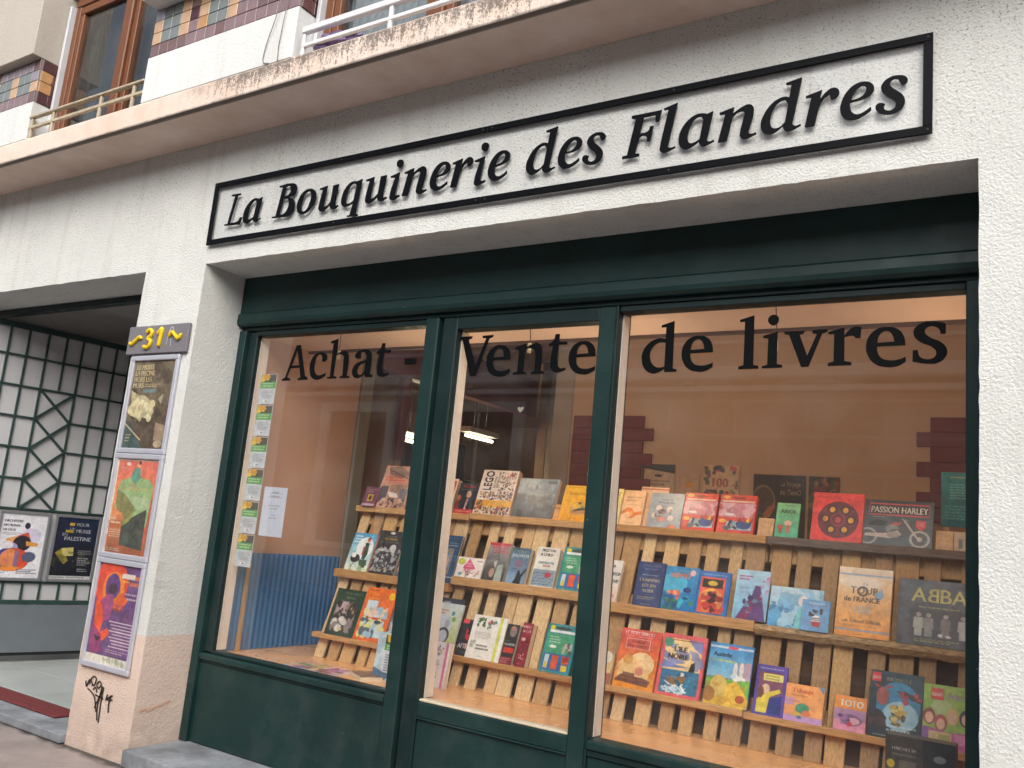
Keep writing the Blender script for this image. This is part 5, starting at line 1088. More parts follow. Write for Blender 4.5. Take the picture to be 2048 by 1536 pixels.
    (-2.268,0.926,1.1,0.134,0.21,0.034,'book','#d8cfc4','white paperback with black letters over a blue maze',[('r',0,0,1,1,'#e4e2de'),('t','PRESTON',.5,.89,.065,'#2c2c2e',.85,'c',1),('t','& CHILD',.45,.78,.065,'#2c2c2e',.72,'c',1),('t','LABYRINTHE',.5,.58,.055,'#4a94a0',.85,'c',1),('t','FATAL',.55,.50,.055,'#c84a4a',.5,'c',1),('r',.02,.02,.98,.43,'#8aa0b4'),('r',0.06,0.05,0.09,0.11,'#5d7488'),('r',0.18,0.05,0.28,0.07,'#5d7488'),('r',0.30,0.05,0.40,0.07,'#5d7488'),('r',0.42,0.05,0.45,0.11,'#5d7488'),('r',0.54,0.05,0.64,0.07,'#5d7488'),('r',0.66,0.05,0.76,0.07,'#5d7488'),('r',0.78,0.05,0.81,0.11,'#5d7488'),('r',0.06,0.12,0.16,0.14,'#5d7488'),('r',0.18,0.12,0.28,0.14,'#5d7488'),('r',0.30,0.12,0.33,0.18,'#5d7488'),('r',0.42,0.12,0.52,0.14,'#5d7488'),('r',0.54,0.12,0.64,0.14,'#5d7488'),('r',0.66,0.12,0.69,0.18,'#5d7488'),('r',0.78,0.12,0.88,0.14,'#5d7488'),('r',0.06,0.19,0.16,0.21,'#5d7488'),('r',0.18,0.19,0.21,0.25,'#5d7488'),('r',0.30,0.19,0.40,0.21,'#5d7488'),('r',0.42,0.19,0.52,0.21,'#5d7488'),('r',0.54,0.19,0.57,0.25,'#5d7488'),('r',0.66,0.19,0.76,0.21,'#5d7488'),('r',0.78,0.19,0.88,0.21,'#5d7488'),('r',0.06,0.26,0.09,0.32,'#5d7488'),('r',0.18,0.26,0.28,0.28,'#5d7488'),('r',0.30,0.26,0.40,0.28,'#5d7488'),('r',0.42,0.26,0.45,0.32,'#5d7488'),('r',0.54,0.26,0.64,0.28,'#5d7488'),('r',0.66,0.26,0.76,0.28,'#5d7488'),('r',0.78,0.26,0.81,0.32,'#5d7488'),('r',0.06,0.33,0.16,0.35,'#5d7488'),('r',0.18,0.33,0.28,0.35,'#5d7488'),('r',0.30,0.33,0.33,0.39,'#5d7488'),('r',0.42,0.33,0.52,0.35,'#5d7488'),('r',0.54,0.33,0.64,0.35,'#5d7488'),('r',0.66,0.33,0.69,0.39,'#5d7488'),('r',0.78,0.33,0.88,0.35,'#5d7488'),('e',.68,.30,.13,.07,'#c84458')]),
    (-2.096,0.926,1.1,0.167,0.225,0.03,'box','#2a8a8c','teal craft kit box with coloured clay sticks, shelf above the other',KIT_TEAL),
    (-2.789,0.801,0.713,0.194,0.257,0.012,'book','#b0bcc4','pale picture book with grey birds on a bench and balloons',[('g','#b9c46a','#cfdbe2',0,1),('e',.35,.55,.4,.25,'#c4d2da'),('r',0,0,1,.16,'#bcc44a'),('r',.05,.12,.75,.15,'#6a6a5a'),('e',.55,.34,.2,.16,'#3c3e46'),('e',.54,.32,.15,.13,'#b4b8c8'),('e',.6,.58,.09,.08,'#b0b4c4'),('e',.12,.3,.07,.07,'#8a8e9a'),('e',.72,.80,.05,.045,'#4a8ab4'),('e',.78,.68,.06,.05,'#6ab04a'),('e',.16,.58,.05,.05,'#c84a4a'),('l',2,.15,.76,.55,.88,'#c86a5a')]),
    (-2.64,0.813,0.713,0.078,0.189,0.024,'book','#2a262a','narrow black paperback with a red silhouette and white letters',[('r',0,0,1,1,'#2c2a2e'),('r',0,.88,.5,1,'#d84048'),('p',[(.4,.75),(.6,.7),(.55,.6),(.85,.55),(.7,.42),(.45,.48)],'#c8303a'),('t','AFTER',.5,.20,.13,'#e8e6e4',.95,'c',1),('r',.6,.2,.72,.34,'#e8a8ac'),('l',1,.3,.08,.9,.12,'#6a6a70')]),
    (-2.505,0.797,0.713,0.206,0.222,0.016,'book','#e8e6dc','white notebook with lime stripe and small leaf motifs, third shelf',[('r',0,0,1,1,'#ecece8'),('r',.80,0,.88,1,'#d4dc5a'),('n',.10,.74,.36,.92,['#5a7a3a','#6a8a44','#3f5a34'],.035,14,3),('n',.46,.72,.68,.9,['#6a8a7a','#c8404a','#5a9a94'],.03,12,4),('l',5,.14,.46,.66,.62,'#b4b4b8',3),('n',.08,.28,.2,.38,['#b8bcb4'],.04,6,5),('l',2,.25,.20,.7,.34,'#5a5c54',6),('l',1,.35,.05,.5,.07,'#99a')]),
    (-2.365,0.801,0.713,0.07,0.2,0.03,'book','#2a2426','black paperback with a pale face shape and red lettering, third shelf',[('r',0,0,1,1,'#2b2829'),('e',.6,.82,.3,.14,'#8a7c78'),('e',.55,.9,.2,.06,'#b8887c'),('l',1,.1,.56,.6,.59,'#8a8a88'),('t','FIGHTER',.5,.46,.06,'#e4e0dc',.95,'c',1),('r',.1,.28,.95,.41,'#c83a30'),('r',0,0,1,.18,'#8a2a38'),('l',3,.08,.02,.9,.16,'#d8a0a4',4)]),
    (-2.282,0.801,0.713,0.059,0.218,0.046,'book','#8c2434','dark red thick paperback with white letters, third shelf',[('r',0,0,1,1,'#8f2637'),('t','PREST',.5,.88,.06,'#e8dcd8',.9,'c',1),('t','& CHI',.5,.78,.06,'#e8dcd8',.75,'c',1),('cloud','#6a1a2a',5,.05,.7,2.0,.0,.72),('e',.35,.62,.2,.04,'#d8b4b4'),('n',.1,.05,.9,.3,['#b86070','#d8a8ac'],.06,12,3)]),
    (-2.088,0.801,0.713,0.166,0.236,0.03,'box','#2a8a98','teal craft kit box with coloured clay sticks, third shelf',KIT_TEAL),
    (-1.952,0.801,0.713,0.061,0.229,0.014,'book','#b8a878','narrow book edge beside the right mullion, third shelf',[('r',0,0,1,1,'#8a9a78'),('r',0,0,1,.4,'#d8d09a'),('e',.4,.7,.3,.1,'#c84a40')]),
    (-1.962,1.04,1.45,0.086,0.19,0.014,'book','#f0d68c','pale yellow book lit warmly beside the right mullion, top shelf',[('g','#ece0b0','#f4dc84',0,1),('l',2,.55,.78,.95,.92,'#c8a04a')]),
    (-1.853,1.04,1.45,0.117,0.186,0.014,'book','#f2b888','peach book with two orange hands, top shelf',[('r',0,0,1,1,'#f6c898'),('l',2,.15,.66,.85,.85,'#c89868'),('l',1,.2,.56,.75,.6,'#d8a878'),('p',[(0,.36),(.3,.5),(.5,.46),(.62,.36),(.98,.42),(.98,.32),(.7,.28),(.5,.18),(.4,.2),(.55,.34),(.3,.38),(0,.28)],'#e8823a'),('e',.48,.34,.08,.05,'#f4a83a'),('l',1,.3,.04,.7,.07,'#c89868')]),
    (-1.675,1.04,1.45,0.176,0.181,0.018,'book','#9a8aa8','grey blue book with small round portraits, top shelf',[('r',0,0,1,1,'#a3aeb4'),('l',1,.2,.9,.8,.93,'#c8b48a'),('t','PARENTS DE',.5,.78,.045,'#5a6470',.6),('t','FAMILLES XXL',.5,.70,.055,'#5a5a78',.8),('e',.28,.56,.09,.08,'#e4d8cc'),('e',.62,.54,.09,.08,'#e4d8cc'),('e',.18,.34,.09,.08,'#e4d8cc'),('e',.68,.28,.09,.08,'#e4d8cc'),('e',.40,.45,.12,.07,'#5a4650'),('e',.40,.24,.14,.08,'#d89a84'),('n',.2,.3,.7,.56,['#8a7a74','#b88a7c'],.03,10,2),('e',.75,.03,.12,.06,'#e08a60')]),
    (-1.501,1.04,1.45,0.167,0.191,0.03,'box','#c8382e','red craft kit box with striped hand picture, left of two',KIT_RED),
    (-1.317,1.04,1.45,0.175,0.193,0.03,'box','#c8382e','red craft kit box with striped hand picture, right of two',KIT_RED2),
    (-1.178,1.055,1.45,0.072,0.086,0.02,'box','#d8a878','small plain peach card behind the green comic, top shelf',[('r',0,0,1,1,'#dcae80'),('cloud','#c89868',4,.1,.4,2.0)]),
    (-1.08,1.04,1.45,0.104,0.165,0.012,'book','#5aa06a','small green comic with black lettering and two little animals, top shelf',[('g','#4fae8e','#86c07e',0,1),('l',1,.2,.9,.8,.93,'#4a7a5a'),('t','ARiOL',.52,.70,.11,'#26302a',.75,'c',1),('l',1,.3,.62,.75,.65,'#4a8a6a'),('e',.55,.40,.16,.09,'#e8b8a8'),('r',.50,.12,.62,.35,'#d0503c'),('e',.22,.28,.14,.08,'#c8604c'),('r',.18,.1,.28,.24,'#b84a40')]),
    (-0.864,1.04,1.45,0.218,0.227,0.014,'book','#d84034','square red book with a dark ring of small portraits, top shelf',[('r',0,0,1,1,'#e8463a'),('t','ENFANTS CANTINE',.30,.88,.04,'#a83a34',.45),('e',.52,.44,.39,.37,'#6e2a30'),('ring',.52,.44,.39,.37,.02,'#4a2428'),('ring',.52,.44,.14,.13,.06,'#b83a3a'),('e',0.655,0.642,.095,.09,'#3a2226'),('e',0.655,0.642,.055,.06,'#e0982c'),('e',0.394,0.647,.095,.09,'#3a2226'),('e',0.394,0.647,.055,.06,'#e8a42c'),('e',0.270,0.450,.095,.09,'#3a2226'),('e',0.270,0.450,.055,.06,'#d88a30'),('e',0.397,0.231,.095,.09,'#3a2226'),('e',0.397,0.231,.055,.06,'#d89a3c'),('e',0.659,0.240,.095,.09,'#3a2226'),('e',0.659,0.240,.055,.06,'#e0a030'),('e',0.770,0.440,.095,.09,'#3a2226'),('e',0.770,0.440,.055,.06,'#e8b02c'),('e',.52,.44,.06,.06,'#c84a40')]),
    (-0.613,1.04,1.45,0.274,0.205,0.016,'book','#2a2e34','wide dark book with a chrome motorcycle and red framed title',[('g','#5a646e','#3a424a',0,1),('r',0,.86,1,1,'#2a2c30'),('r',.06,.66,.95,.93,'#c8453c'),('r',.075,.69,.935,.90,'#2c2e34'),('t','PASSION HARLEY',.505,.72,.14,'#e8dcc8',.83,'c',1),('l',1,.12,.60,.35,.64,'#b8b8b0'),('p',[(.05,.48),(.2,.56),(.35,.52),(.3,.42),(.1,.42)],'#22262a'),('p',[(.34,.42),(.45,.52),(.58,.52),(.5,.44)],'#c05a4a'),('ln',.58,.58,.78,.2,.03,'#c4b8a8'),('ln',.55,.6,.64,.56,.02,'#8a8a88'),('ring',.82,.17,.13,.165,.14,'#b4b4b0'),('e',.82,.17,.04,.05,'#c8c8c2'),('ln',.82,.17,.90,.27,.008,'#a8a8a4'),('ln',.82,.17,.74,.08,.008,'#a8a8a4'),('ln',.82,.17,.92,.12,.008,'#a8a8a4'),('ring',.06,.18,.13,.165,.14,'#a8a8a6'),('e',.42,.36,.10,.10,'#8a8c8e'),('e',.48,.28,.10,.08,'#54585c'),('p',[(.02,.24),(.35,.27),(.5,.34),(.56,.24),(.4,.15),(.02,.18)],'#cbbdb4'),('e',.44,.24,.09,.07,'#9a9490'),('r',.76,.42,.9,.58,'#cf4a44'),('p',[(.76,.42),(.9,.42),(.83,.36)],'#cf4a44'),('l',3,.78,.44,.88,.56,'#e8a8a0',3)]),
    (-0.432,1.05,1.45,0.066,0.082,0.02,'box','#b8905c','small kraft paper packet at the right end of the top shelf',[('r',0,0,1,1,'#c09660'),('cloud','#a87e4c',4,.0,.5,2.0)]),
    (-0.374,1.05,1.45,0.047,0.083,0.02,'box','#a08868','narrow tan packet beside the right stile, top shelf',[('r',0,0,1,1,'#a89070'),('r',.4,.1,.7,.6,'#4a5a58')]),
    (-1.903,0.916,1.073,0.124,0.209,0.022,'book','#d0b8a4','white paperback with black block title beside the right mullion',[('g','#e8c4ac','#dedcd8',0,.5),('r',0,.5,1,1,'#dedcd8'),('t','LA',.62,.82,.07,'#3a3a3c',.3,'c',1),('t','GUERISON',.62,.63,.075,'#3a3a3c',.8,'c',1),('t','INTUITIVE',.55,.45,.075,'#3a3a3c',.85,'c',1),('l',1,.4,.32,.8,.35,'#8a8a88'),('n',.4,.05,.9,.25,['#c89484','#b8a8a0'],.03,8,3)]),
    (-1.687,0.916,1.073,0.139,0.216,0.014,'book','#2c3a68','navy book with pale block title, middle shelf',[('r',0,0,1,1,'#2f3f70'),('t','DEEPAK CHOPRA',.5,.90,.04,'#c4ccdc',.85),('l',1,.25,.82,.75,.85,'#8a98b8'),('l',1,.2,.68,.8,.72,'#a8b4cc'),('t',"L'UNIVERS",.5,.55,.075,'#b9b08a',.85,'c',1),('t','EST EN',.5,.43,.075,'#b9b08a',.62,'c',1),('t','VOUS',.5,.31,.075,'#b9b08a',.5,'c',1),('l',2,.15,.14,.85,.22,'#b8a86a',4),('l',1,.3,.03,.7,.06,'#9aa4b8')]),
    (-1.53,0.916,1.073,0.164,0.208,0.01,'book','#2a78b8','bright blue underwater picture book with orange title, middle shelf',[('g','#1f74b4','#3a94cc',0,1),('e',.3,.6,.4,.25,'#4fb4dc'),('t','NEMO',.45,.74,.12,'#e87c62',.72,'c',2),('l',1,.3,.9,.75,.93,'#e4d0b4'),('e',.82,.88,.09,.07,'#e0b8c0'),('n',.08,.15,.5,.42,['#e07a5c','#e8a084','#d86048'],.06,16,3),('n',.1,.05,.9,.3,['#2a9ac0','#2f7a5c','#3ab0cc','#1a5a90'],.07,24,5),('e',.72,.48,.12,.06,'#2a4a80')]),
    (-1.371,0.916,1.073,0.149,0.202,0.012,'book','#2864b0','blue framed book with a red and yellow cover picture, middle shelf',[('r',0,0,1,1,'#2f70bc'),('l',1,.1,.90,.9,.94,'#b8cce8'),('r',.06,.03,.86,.86,'#e0604a'),('r',.12,.62,.78,.82,'#2a2628'),('e',.45,.72,.16,.06,'#c8a83a'),('e',.45,.4,.34,.2,'#f0b04c'),('n',.15,.1,.8,.5,['#a82e30','#3a2428','#c84038','#d88a4c','#5a2a34'],.1,26,3)]),
    (-1.196,0.916,1.073,0.15,0.227,0.01,'book','#9ac0dc','pale blue die cut album with a violet shape, middle shelf',[('g','#7ab4d8','#a8cce4',0,1),('l',2,.08,.78,.5,.9,'#b84a6a'),('l',2,.12,.5,.5,.68,'#8aa8d0',3),('p',[(.6,.7),(.75,.68),(.92,.2),(.98,0),(.1,0),(.3,.25),(.5,.45)],'#5a3a78'),('p',[(.15,0),(.5,.3),(.6,.25),(.4,0)],'#8a2e5c'),('n',.3,.1,.8,.5,['#6a8aa8','#3c3060','#7a3a68'],.06,14,4),('n',.78,.5,.98,.9,['#b8a0cc','#c87aa8','#c4d4e8'],.05,10,5)]),
    (-1.001,0.922,1.063,0.226,0.178,0.01,'book','#6aa8d4','icy blue album with swirling white shapes, middle shelf',[('g','#4a9ad0','#9cc8e4',0,1),('cloud','#d4e6f0',3,.0,.6,2.0),('cloud','#2a6aa8',4,.2,.6,6.0,0,.6),('p',[(.5,.0),(.55,.5),(.68,.6),(.78,.4),(.8,0)],'#7ccfd4'),('e',.64,.68,.1,.14,'#e4dcd8'),('l',1,.5,.86,.75,.92,'#c4dcec')]),
    (-0.91,0.9,1.063,0.114,0.134,0.012,'book','#5a94c8','small blue board book with a striped red and white shape, middle shelf',[('r',0,0,1,1,'#6fa4d6'),('l',1,.25,.86,.85,.93,'#d8e8f4'),('l',1,.3,.78,.8,.82,'#c8506a'),('p',[(.4,.5),(.65,.52),(.7,.32),(.35,.3)],'#e8e8ea'),('r',.38,.4,.68,.42,'#6a3a44'),('r',.37,.35,.69,.37,'#6a3a44'),('p',[(.35,.3),(.72,.3),(.68,.14),(.42,.16)],'#c8403c'),('n',.3,.5,.75,.75,['#3c3436','#4a3c3a'],.05,8,2)]),
    (-0.725,0.916,1.063,0.214,0.296,0.026,'book','#d09048','large orange and cream book with sketchy lettering, middle shelf',[('g','#e8983c','#e6b478',0,.55),('g','#e6b478','#efe0cc',.55,1),('r',0,.885,1,.905,'#9ab8d8'),('e',.42,.78,.4,.1,'#ece4d8',.7),('t','Le',.52,.74,.05,'#a8a8b0',.15),('t','TOUR',.50,.62,.10,'#5a5048',.55,'c',1),('ring',.47,.655,.085,.06,.25,'#5a5048'),('p',[(.68,.62),(.82,.72),(.86,.60),(.76,.53)],'#8aaccc'),('t','de FRANCE',.46,.50,.075,'#4a443c',.66,'c',1),('t','100',.48,.33,.12,'#b8b4a8',.5,'c',2),('t','Les Trésors Officiels',.48,.20,.045,'#5a5044',.75),('l',1,.1,.14,.8,.16,'#b88a4c'),('r',0,.075,1,.10,'#9aa0b0'),('l',1,.35,.02,.55,.045,'#a8743c')]),
    (-0.448,0.916,1.063,0.284,0.271,0.02,'book','#33383e','large dark grey book with gold capitals over a group in white',[('g','#2e3236','#4a5158',0,1),('cloud','#6a7278',3,.1,.4,3.0),('t','ABBA',.52,.66,.22,'#c9bf6a',.76,'c',2,False,'1'),('l',1,.26,.56,.82,.60,'#b8ac58'),('r',.15,.12,.95,.54,'#35322f',.6),('e',0.27,0.46,.035,.035,'#a8a4a0'),('p',[(0.21,.42),(0.33,.42),(0.34,.26),(0.20,.26)],'#b4b4b2'),('r',0.22,.14,0.32,.27,'#b4b4b2'),('e',0.40,0.46,.035,.035,'#a8a4a0'),('p',[(0.34,.42),(0.46,.42),(0.47,.26),(0.33,.26)],'#8c8a88'),('r',0.35,.14,0.45,.27,'#8c8a88'),('e',0.62,0.46,.035,.035,'#a8a4a0'),('p',[(0.56,.42),(0.68,.42),(0.69,.26),(0.55,.26)],'#7a7270'),('r',0.57,.14,0.67,.27,'#7a7270'),('e',0.84,0.46,.035,.035,'#a8a4a0'),('p',[(0.78,.42),(0.90,.42),(0.91,.26),(0.77,.26)],'#b8b8b6'),('r',0.79,.14,0.89,.27,'#b8b8b6'),('n',.45,.14,.7,.2,['#d8d8d4'],.02,5,3),('l',2,.22,.05,.85,.11,'#b8ac58',4)]),
    (-1.827,0.799,0.711,0.075,0.152,0.02,'book','#c8a070','book with a pale rounded shape beside the right mullion, lowest shelf',[('r',0,0,1,1,'#b89878'),('e',.5,.6,.5,.36,'#e4c48c'),('e',.5,.8,.4,.18,'#e8e0d4'),('r',0,0,1,.32,'#a86a54')]),
    (-1.676,0.799,0.711,0.201,0.268,0.012,'book','#d86040','red orange comic album with cream smoke and a white framed title',[('g','#e89a2e','#e0604e',0,.9),('r',0,.85,1,1,'#dd5c50'),('t','LE PETIT SPIROU',.46,.91,.055,'#f2e2dc',.72,'c',1),('r',.1,.875,.34,.885,'#f0d8d0'),('r',.44,.875,.8,.885,'#f0d8d0'),('r',.16,.66,.76,.84,'#eecac0'),('r',.175,.67,.745,.83,'#d86452'),('t','TU VEUX',.46,.76,.045,'#7a3c34',.35,'c',1),('t','MON DOIGT ?',.46,.69,.045,'#7a3c34',.52,'c',1),('e',.62,.42,.32,.20,'#f2d6a4'),('e',.35,.36,.30,.16,'#f0cc94'),('e',.45,.24,.40,.14,'#eec88c'),('e',.28,.48,.12,.08,'#e8a24c'),('cloud','#e4b87c',5,.12,.5,3.0,.15,.6),('p',[(.02,.10),(.85,.06),(.9,.16),(.7,.20),(.15,.21)],'#7a5240'),('p',[(.2,.21),(.5,.20),(.5,.25),(.22,.26)],'#8a6248'),('r',.1,.12,.85,.13,'#5a3c30'),('e',.6,.30,.10,.07,'#d88a7c')]),
    (-1.464,0.799,0.711,0.207,0.274,0.012,'book','#d0555c','pink framed comic album with a motorboat on a blue sea',[('r',0,0,1,1,'#dc6468'),('r',.08,.05,.93,.93,'#eccf9a'),('p',[(.08,.93),(.93,.93),(.93,.62),(.7,.72),(.5,.85),(.3,.80),(.08,.84)],'#eccf9a'),('p',[(.6,.93),(.93,.93),(.93,.72),(.75,.8)],'#8088c0'),('p',[(.08,.72),(.3,.62),(.6,.55),(.4,.52),(.08,.60)],'#8a92c4'),('p',[(.08,.58),(.4,.50),(.7,.48),(.08,.44)],'#6a7cb4'),('cloud','#7f8cc4',4,.12,.8,2.0,.45,.84),('r',.16,.90,.93,.912,'#b86a44'),('e',.15,.86,.11,.07,'#5a9a84'),('t',"L'ILE",.44,.72,.085,'#2c2620',.35,'c',2),('t','NOIRE',.40,.60,.085,'#2c2620',.48,'c',2),('r',.08,.05,.93,.42,'#3a7498'),('p',[(.68,.42),(.72,.55),(.80,.58),(.82,.42)],'#2c3034'),('p',[(.14,.28),(.5,.34),(.66,.32),(.62,.24),(.36,.18)],'#8a6a44'),('p',[(.12,.26),(.36,.18),(.62,.22),(.58,.17),(.36,.13)],'#e6e4e0'),('p',[(.18,.30),(.4,.34),(.3,.28)],'#c05a4c'),('e',.55,.36,.06,.03,'#d8dce0'),('n',.1,.06,.7,.16,['#dfe8ee','#b8d0e0'],.03,40,3),('n',.1,.16,.9,.4,['#2f6488','#4a86a8'],.03,30,6)]),
    (-1.246,0.799,0.711,0.193,0.264,0.012,'book','#2f78b8','blue and yellow comic album with sandy ground, lowest shelf',[('g','#8ac0dc','#3a8acc',.45,1),('r',0,.92,1,.955,'#c4d8ec'),('r',.42,.915,.64,.96,'#d85a6c'),('t','Astérix',.30,.78,.075,'#1c2c48',.42,'c',2),('t','et Latraviata',.34,.70,.055,'#e0e46a',.55,'c',1),('p',[(0,.4),(.2,.46),(.5,.42),(1,.5),(1,.1),(0,.2)],'#7ab44a'),('p',[(.7,.7),(1,.74),(1,.45),(.75,.42)],'#b8a0b4'),('p',[(0,.2),(.4,.32),(.7,.42),(.85,.3),(1,.15),(1,0),(0,0)],'#e6c04a'),('e',.3,.3,.2,.18,'#dcc06c'),('cloud','#c89a3c',5,.12,.5,2.0,0,.35),('e',.64,.58,.05,.14,'#e8e4e0'),('e',.78,.6,.05,.13,'#e4dcd4'),('n',.55,.42,.9,.5,['#c8dcec','#f0f0ee'],.04,14,3),('e',.1,.16,.14,.12,'#a8783c'),('e',.82,.14,.1,.06,'#b05a34')]),
    (-1.063,0.799,0.706,0.13,0.207,0.012,'book','#54409a','purple framed picture book with rounded corners, lowest shelf',[('r',0,0,1,1,'#5c48a4'),('l',1,.1,.91,.9,.95,'#d0c8e4'),('g','#6a5a88','#8a4a5c',.04,.86),('r',0,.04,.1,.86,'#5c48a4'),('r',.9,.04,1,.86,'#5c48a4'),('r',.24,.68,.88,.83,'#e4de84'),('l',2,.32,.7,.8,.81,'#a89a4c',3),('p',[(.1,.04),(.1,.3),(.4,.45),(.8,.55),(.85,.48),(.5,.36),(.45,.04)],'#e0cc4a'),('p',[(.45,.04),(.5,.34),(.9,.42),(.9,.04)],'#2c3a8a'),('e',.35,.52,.14,.1,'#e0bca0'),('e',.2,.45,.1,.12,'#6a4434'),('r',.1,.04,.4,.14,'#ecdf5c')]),
    (-0.92,0.793,0.706,0.153,0.149,0.01,'book','#e89a5c','small peach square picture book with a green shape, lowest shelf',[('r',0,0,1,1,'#f4a864'),('t',"T'choupi",.44,.78,.12,'#dc5a40',.66,'c',1),('l',1,.15,.68,.6,.72,'#c87a48'),('p',[(.86,1),(1,1),(1,.82)],'#5a9ad0'),('r',.02,.42,.24,.62,'#c89ac0'),('r',.02,.52,.4,.56,'#c08a8c'),('r',0,0,1,.16,'#c49ad0'),('e',.47,.36,.18,.14,'#4a9a78'),('e',.58,.24,.12,.08,'#d87a48'),('e',.34,.2,.1,.06,'#e0c03a'),('e',.4,.12,.07,.04,'#4a70b0')]),
    (-0.741,0.799,0.706,0.121,0.134,0.012,'book','#c88aa0','small mauve book with white capitals on an orange band',[('r',0,0,1,1,'#b890b8'),('r',0,.62,1,1,'#f09a44'),('r',0,0,1,.3,'#e498b4'),('t','TOTO',.52,.70,.20,'#f6f2ee',.74,'c',2),('e',.55,.32,.34,.16,'#8a6a94'),('e',.62,.30,.2,.10,'#eab4c0'),('e',.5,.2,.09,.07,'#d84a5c'),('n',.15,.2,.5,.45,['#6a4a78','#a87ab0'],.05,12,3)]),
    (-0.577,0.799,0.706,0.192,0.255,0.01,'book','#1f3a48','dark teal comic with a red logo box and blue glow, lowest shelf',[('g','#16242c','#1d3c4a',0,1),('e',.55,.5,.42,.36,'#3a88b4'),('e',.6,.35,.34,.22,'#9cc8dc'),('r',.02,.83,.2,.97,'#d8322e'),('t','LEGO',.11,.87,.05,'#f4e8d8',.15,'c',1),('t','BIONICLE',.55,.86,.06,'#8a8a6c',.62,'c',1),('p',[(.05,.80),(.2,.77),(.14,.74)],'#c83a34'),('p',[(.3,.78),(.45,.79),(.35,.74)],'#c83a34'),('n',.42,.22,.68,.5,['#c8a84a','#8a7a3c','#e0cc7c','#5a4c30'],.05,26,3),('p',[(.5,.72),(.65,.66),(.95,.58),(.98,.66),(.7,.72)],'#3a2c34'),('n',.6,.56,.95,.7,['#b83038','#3a2a30'],.04,12,5),('n',.0,.1,.25,.4,['#2a2228','#4a2c34','#1a1c20'],.08,18,6),('e',.25,.62,.12,.14,'#a85a50'),('l',2,.35,.1,.95,.22,'#cfe0e8',4),('l',1,.1,.02,.5,.05,'#c8c8c4')]),
    (-0.387,0.799,0.706,0.185,0.234,0.01,'book','#7a9a34','lime green and pink comic with a red logo box by the right stile',[('g','#9cc04a','#96bc3c',0,1),('e',.35,.65,.2,.12,'#b4cc84'),('r',.14,.76,.38,.94,'#dc3a2c'),('t','LEGO',.26,.82,.06,'#f6ead8',.19,'c',1),('t','Friends',.68,.80,.09,'#a070b4',.5,'c',1),('e',0.12,0.48,.12,.13,'#8a3c40'),('e',0.12,0.46,.08,.09,'#e8b898'),('e',0.34,0.40,.12,.13,'#b0483c'),('e',0.34,0.38,.08,.09,'#e8b898'),('e',0.55,0.52,.12,.13,'#e4c068'),('e',0.55,0.50,.08,.09,'#e8b898'),('e',0.80,0.52,.12,.13,'#2c2c34'),('e',0.80,0.50,.08,.09,'#e8b898'),('p',[(0,.32),(.5,.26),(1,.30),(1,0),(0,0)],'#cf5a9c'),('r',.08,.10,.55,.26,'#d8b880'),('r',.3,.11,.52,.22,'#a8a04c'),('r',.6,.1,.98,.26,'#dc84b8'),('r',0,0,.12,.3,'#8a5aa4')]),
]
for (x, y, z, w, h, t, kind, spine, label, ops) in BOOKS:
    book(x, y, z, w, h, t, kind, spine, label, ops, lean=18.0+random.uniform(-0.8, 0.4), rz=random.uniform(-.012, .012))
for (x, y, z, w, h, t, spine, label, ops) in (
    (-2.284, 1.045, 1.447, 0.034, 0.085, 0.02, '#c98a4a', 'tiny orange book between the grey and yellow books on the top shelf', [('r', 0, 0, 1, 1, '#d49a58'), ('r', 0, .7, 1, .8, '#a8642c')]),
    (-2.80, 0.818, 0.713, 0.17, 0.283, 0.012, '#2c3044', 'dark blue book rising behind the pale bird picture book', [('r', 0, 0, 1, 1, '#2e3346'), ('cloud', '#b4bccc', 3, .1, .7, 2.0, .6, 1)]),
    (-1.76, 1.062, 1.45, 0.15, 0.212, 0.008, '#e0b890', 'pale peach card rising behind the grey portrait book', [('r', 0, 0, 1, 1, '#e2bc94'), ('r', 0, .93, 1, .96, '#c8664a')])):
    book(x, y, z, w, h, t, 'book', spine, label, ops)
# things standing or lying on the display floor
book(-2.70, 0.672, 0.56, 0.145, 0.222, 0.026, 'book', '#e6dfe2', 'white notebook with pink stripe standing on the display floor', [('r', 0, 0, 1, 1, '#efeaec'), ('r', .80, 0, .90, 1, '#e07cb0'), ('n', .08, .72, .3, .92, ['#a87ab0', '#6a5a9a', '#c89ac4'], .05, 10, 3), ('n', .45, .70, .7, .9, ['#4a5aa0', '#e0c43a', '#b8a0c0', '#6a4a78'], .05, 9, 4), ('l', 5, .12, .45, .66, .62, '#b4a8c8', 3), ('l', 2, .2, .20, .66, .34, '#a85a78', 6), ('l', 1, .2, .06, .4, .08, '#b8a8b0')], lean=9)
t = thing('standing_flyer', 'white and green flyer on blue card standing on the floor by the left mullion', 'flyer', (-2.945, 0.585, 0.5605), (R(-8), 0, R(6)))
put('card', box_me('card', -0.075, 0.075, 0.001, 0.003, 0, 0.235, 0.0005), board('#a8c4d4'), t)
sheet('flyer_print', 0.148, 0.233, '#b4cfdc', [('cloud', '#dfeaf0', 3, .1, .7, 2.0), ('r', .30, .10, 1, .97, '#d8dde4'), ('r', .32, .62, 1, .95, '#3c3a30'), ('p', [(.35, .95), (.8, .95), (.9, .86), (.7, .78), (.4, .8)], '#e8b82a'), ('r', .32, .62, 1, .76, '#57a04a'), ('l', 2, .4, .64, .95, .74, '#d9efc8'), ('l', 7, .4, .18, .95, .56, '#8a9098', 5), ('p', [(0, 0), (.5, .0), (.8, .14), (.4, .16), (0, .25)], '#5a7a9a')], t, 0.0026, INKM, (0, 0.0, 0.001))
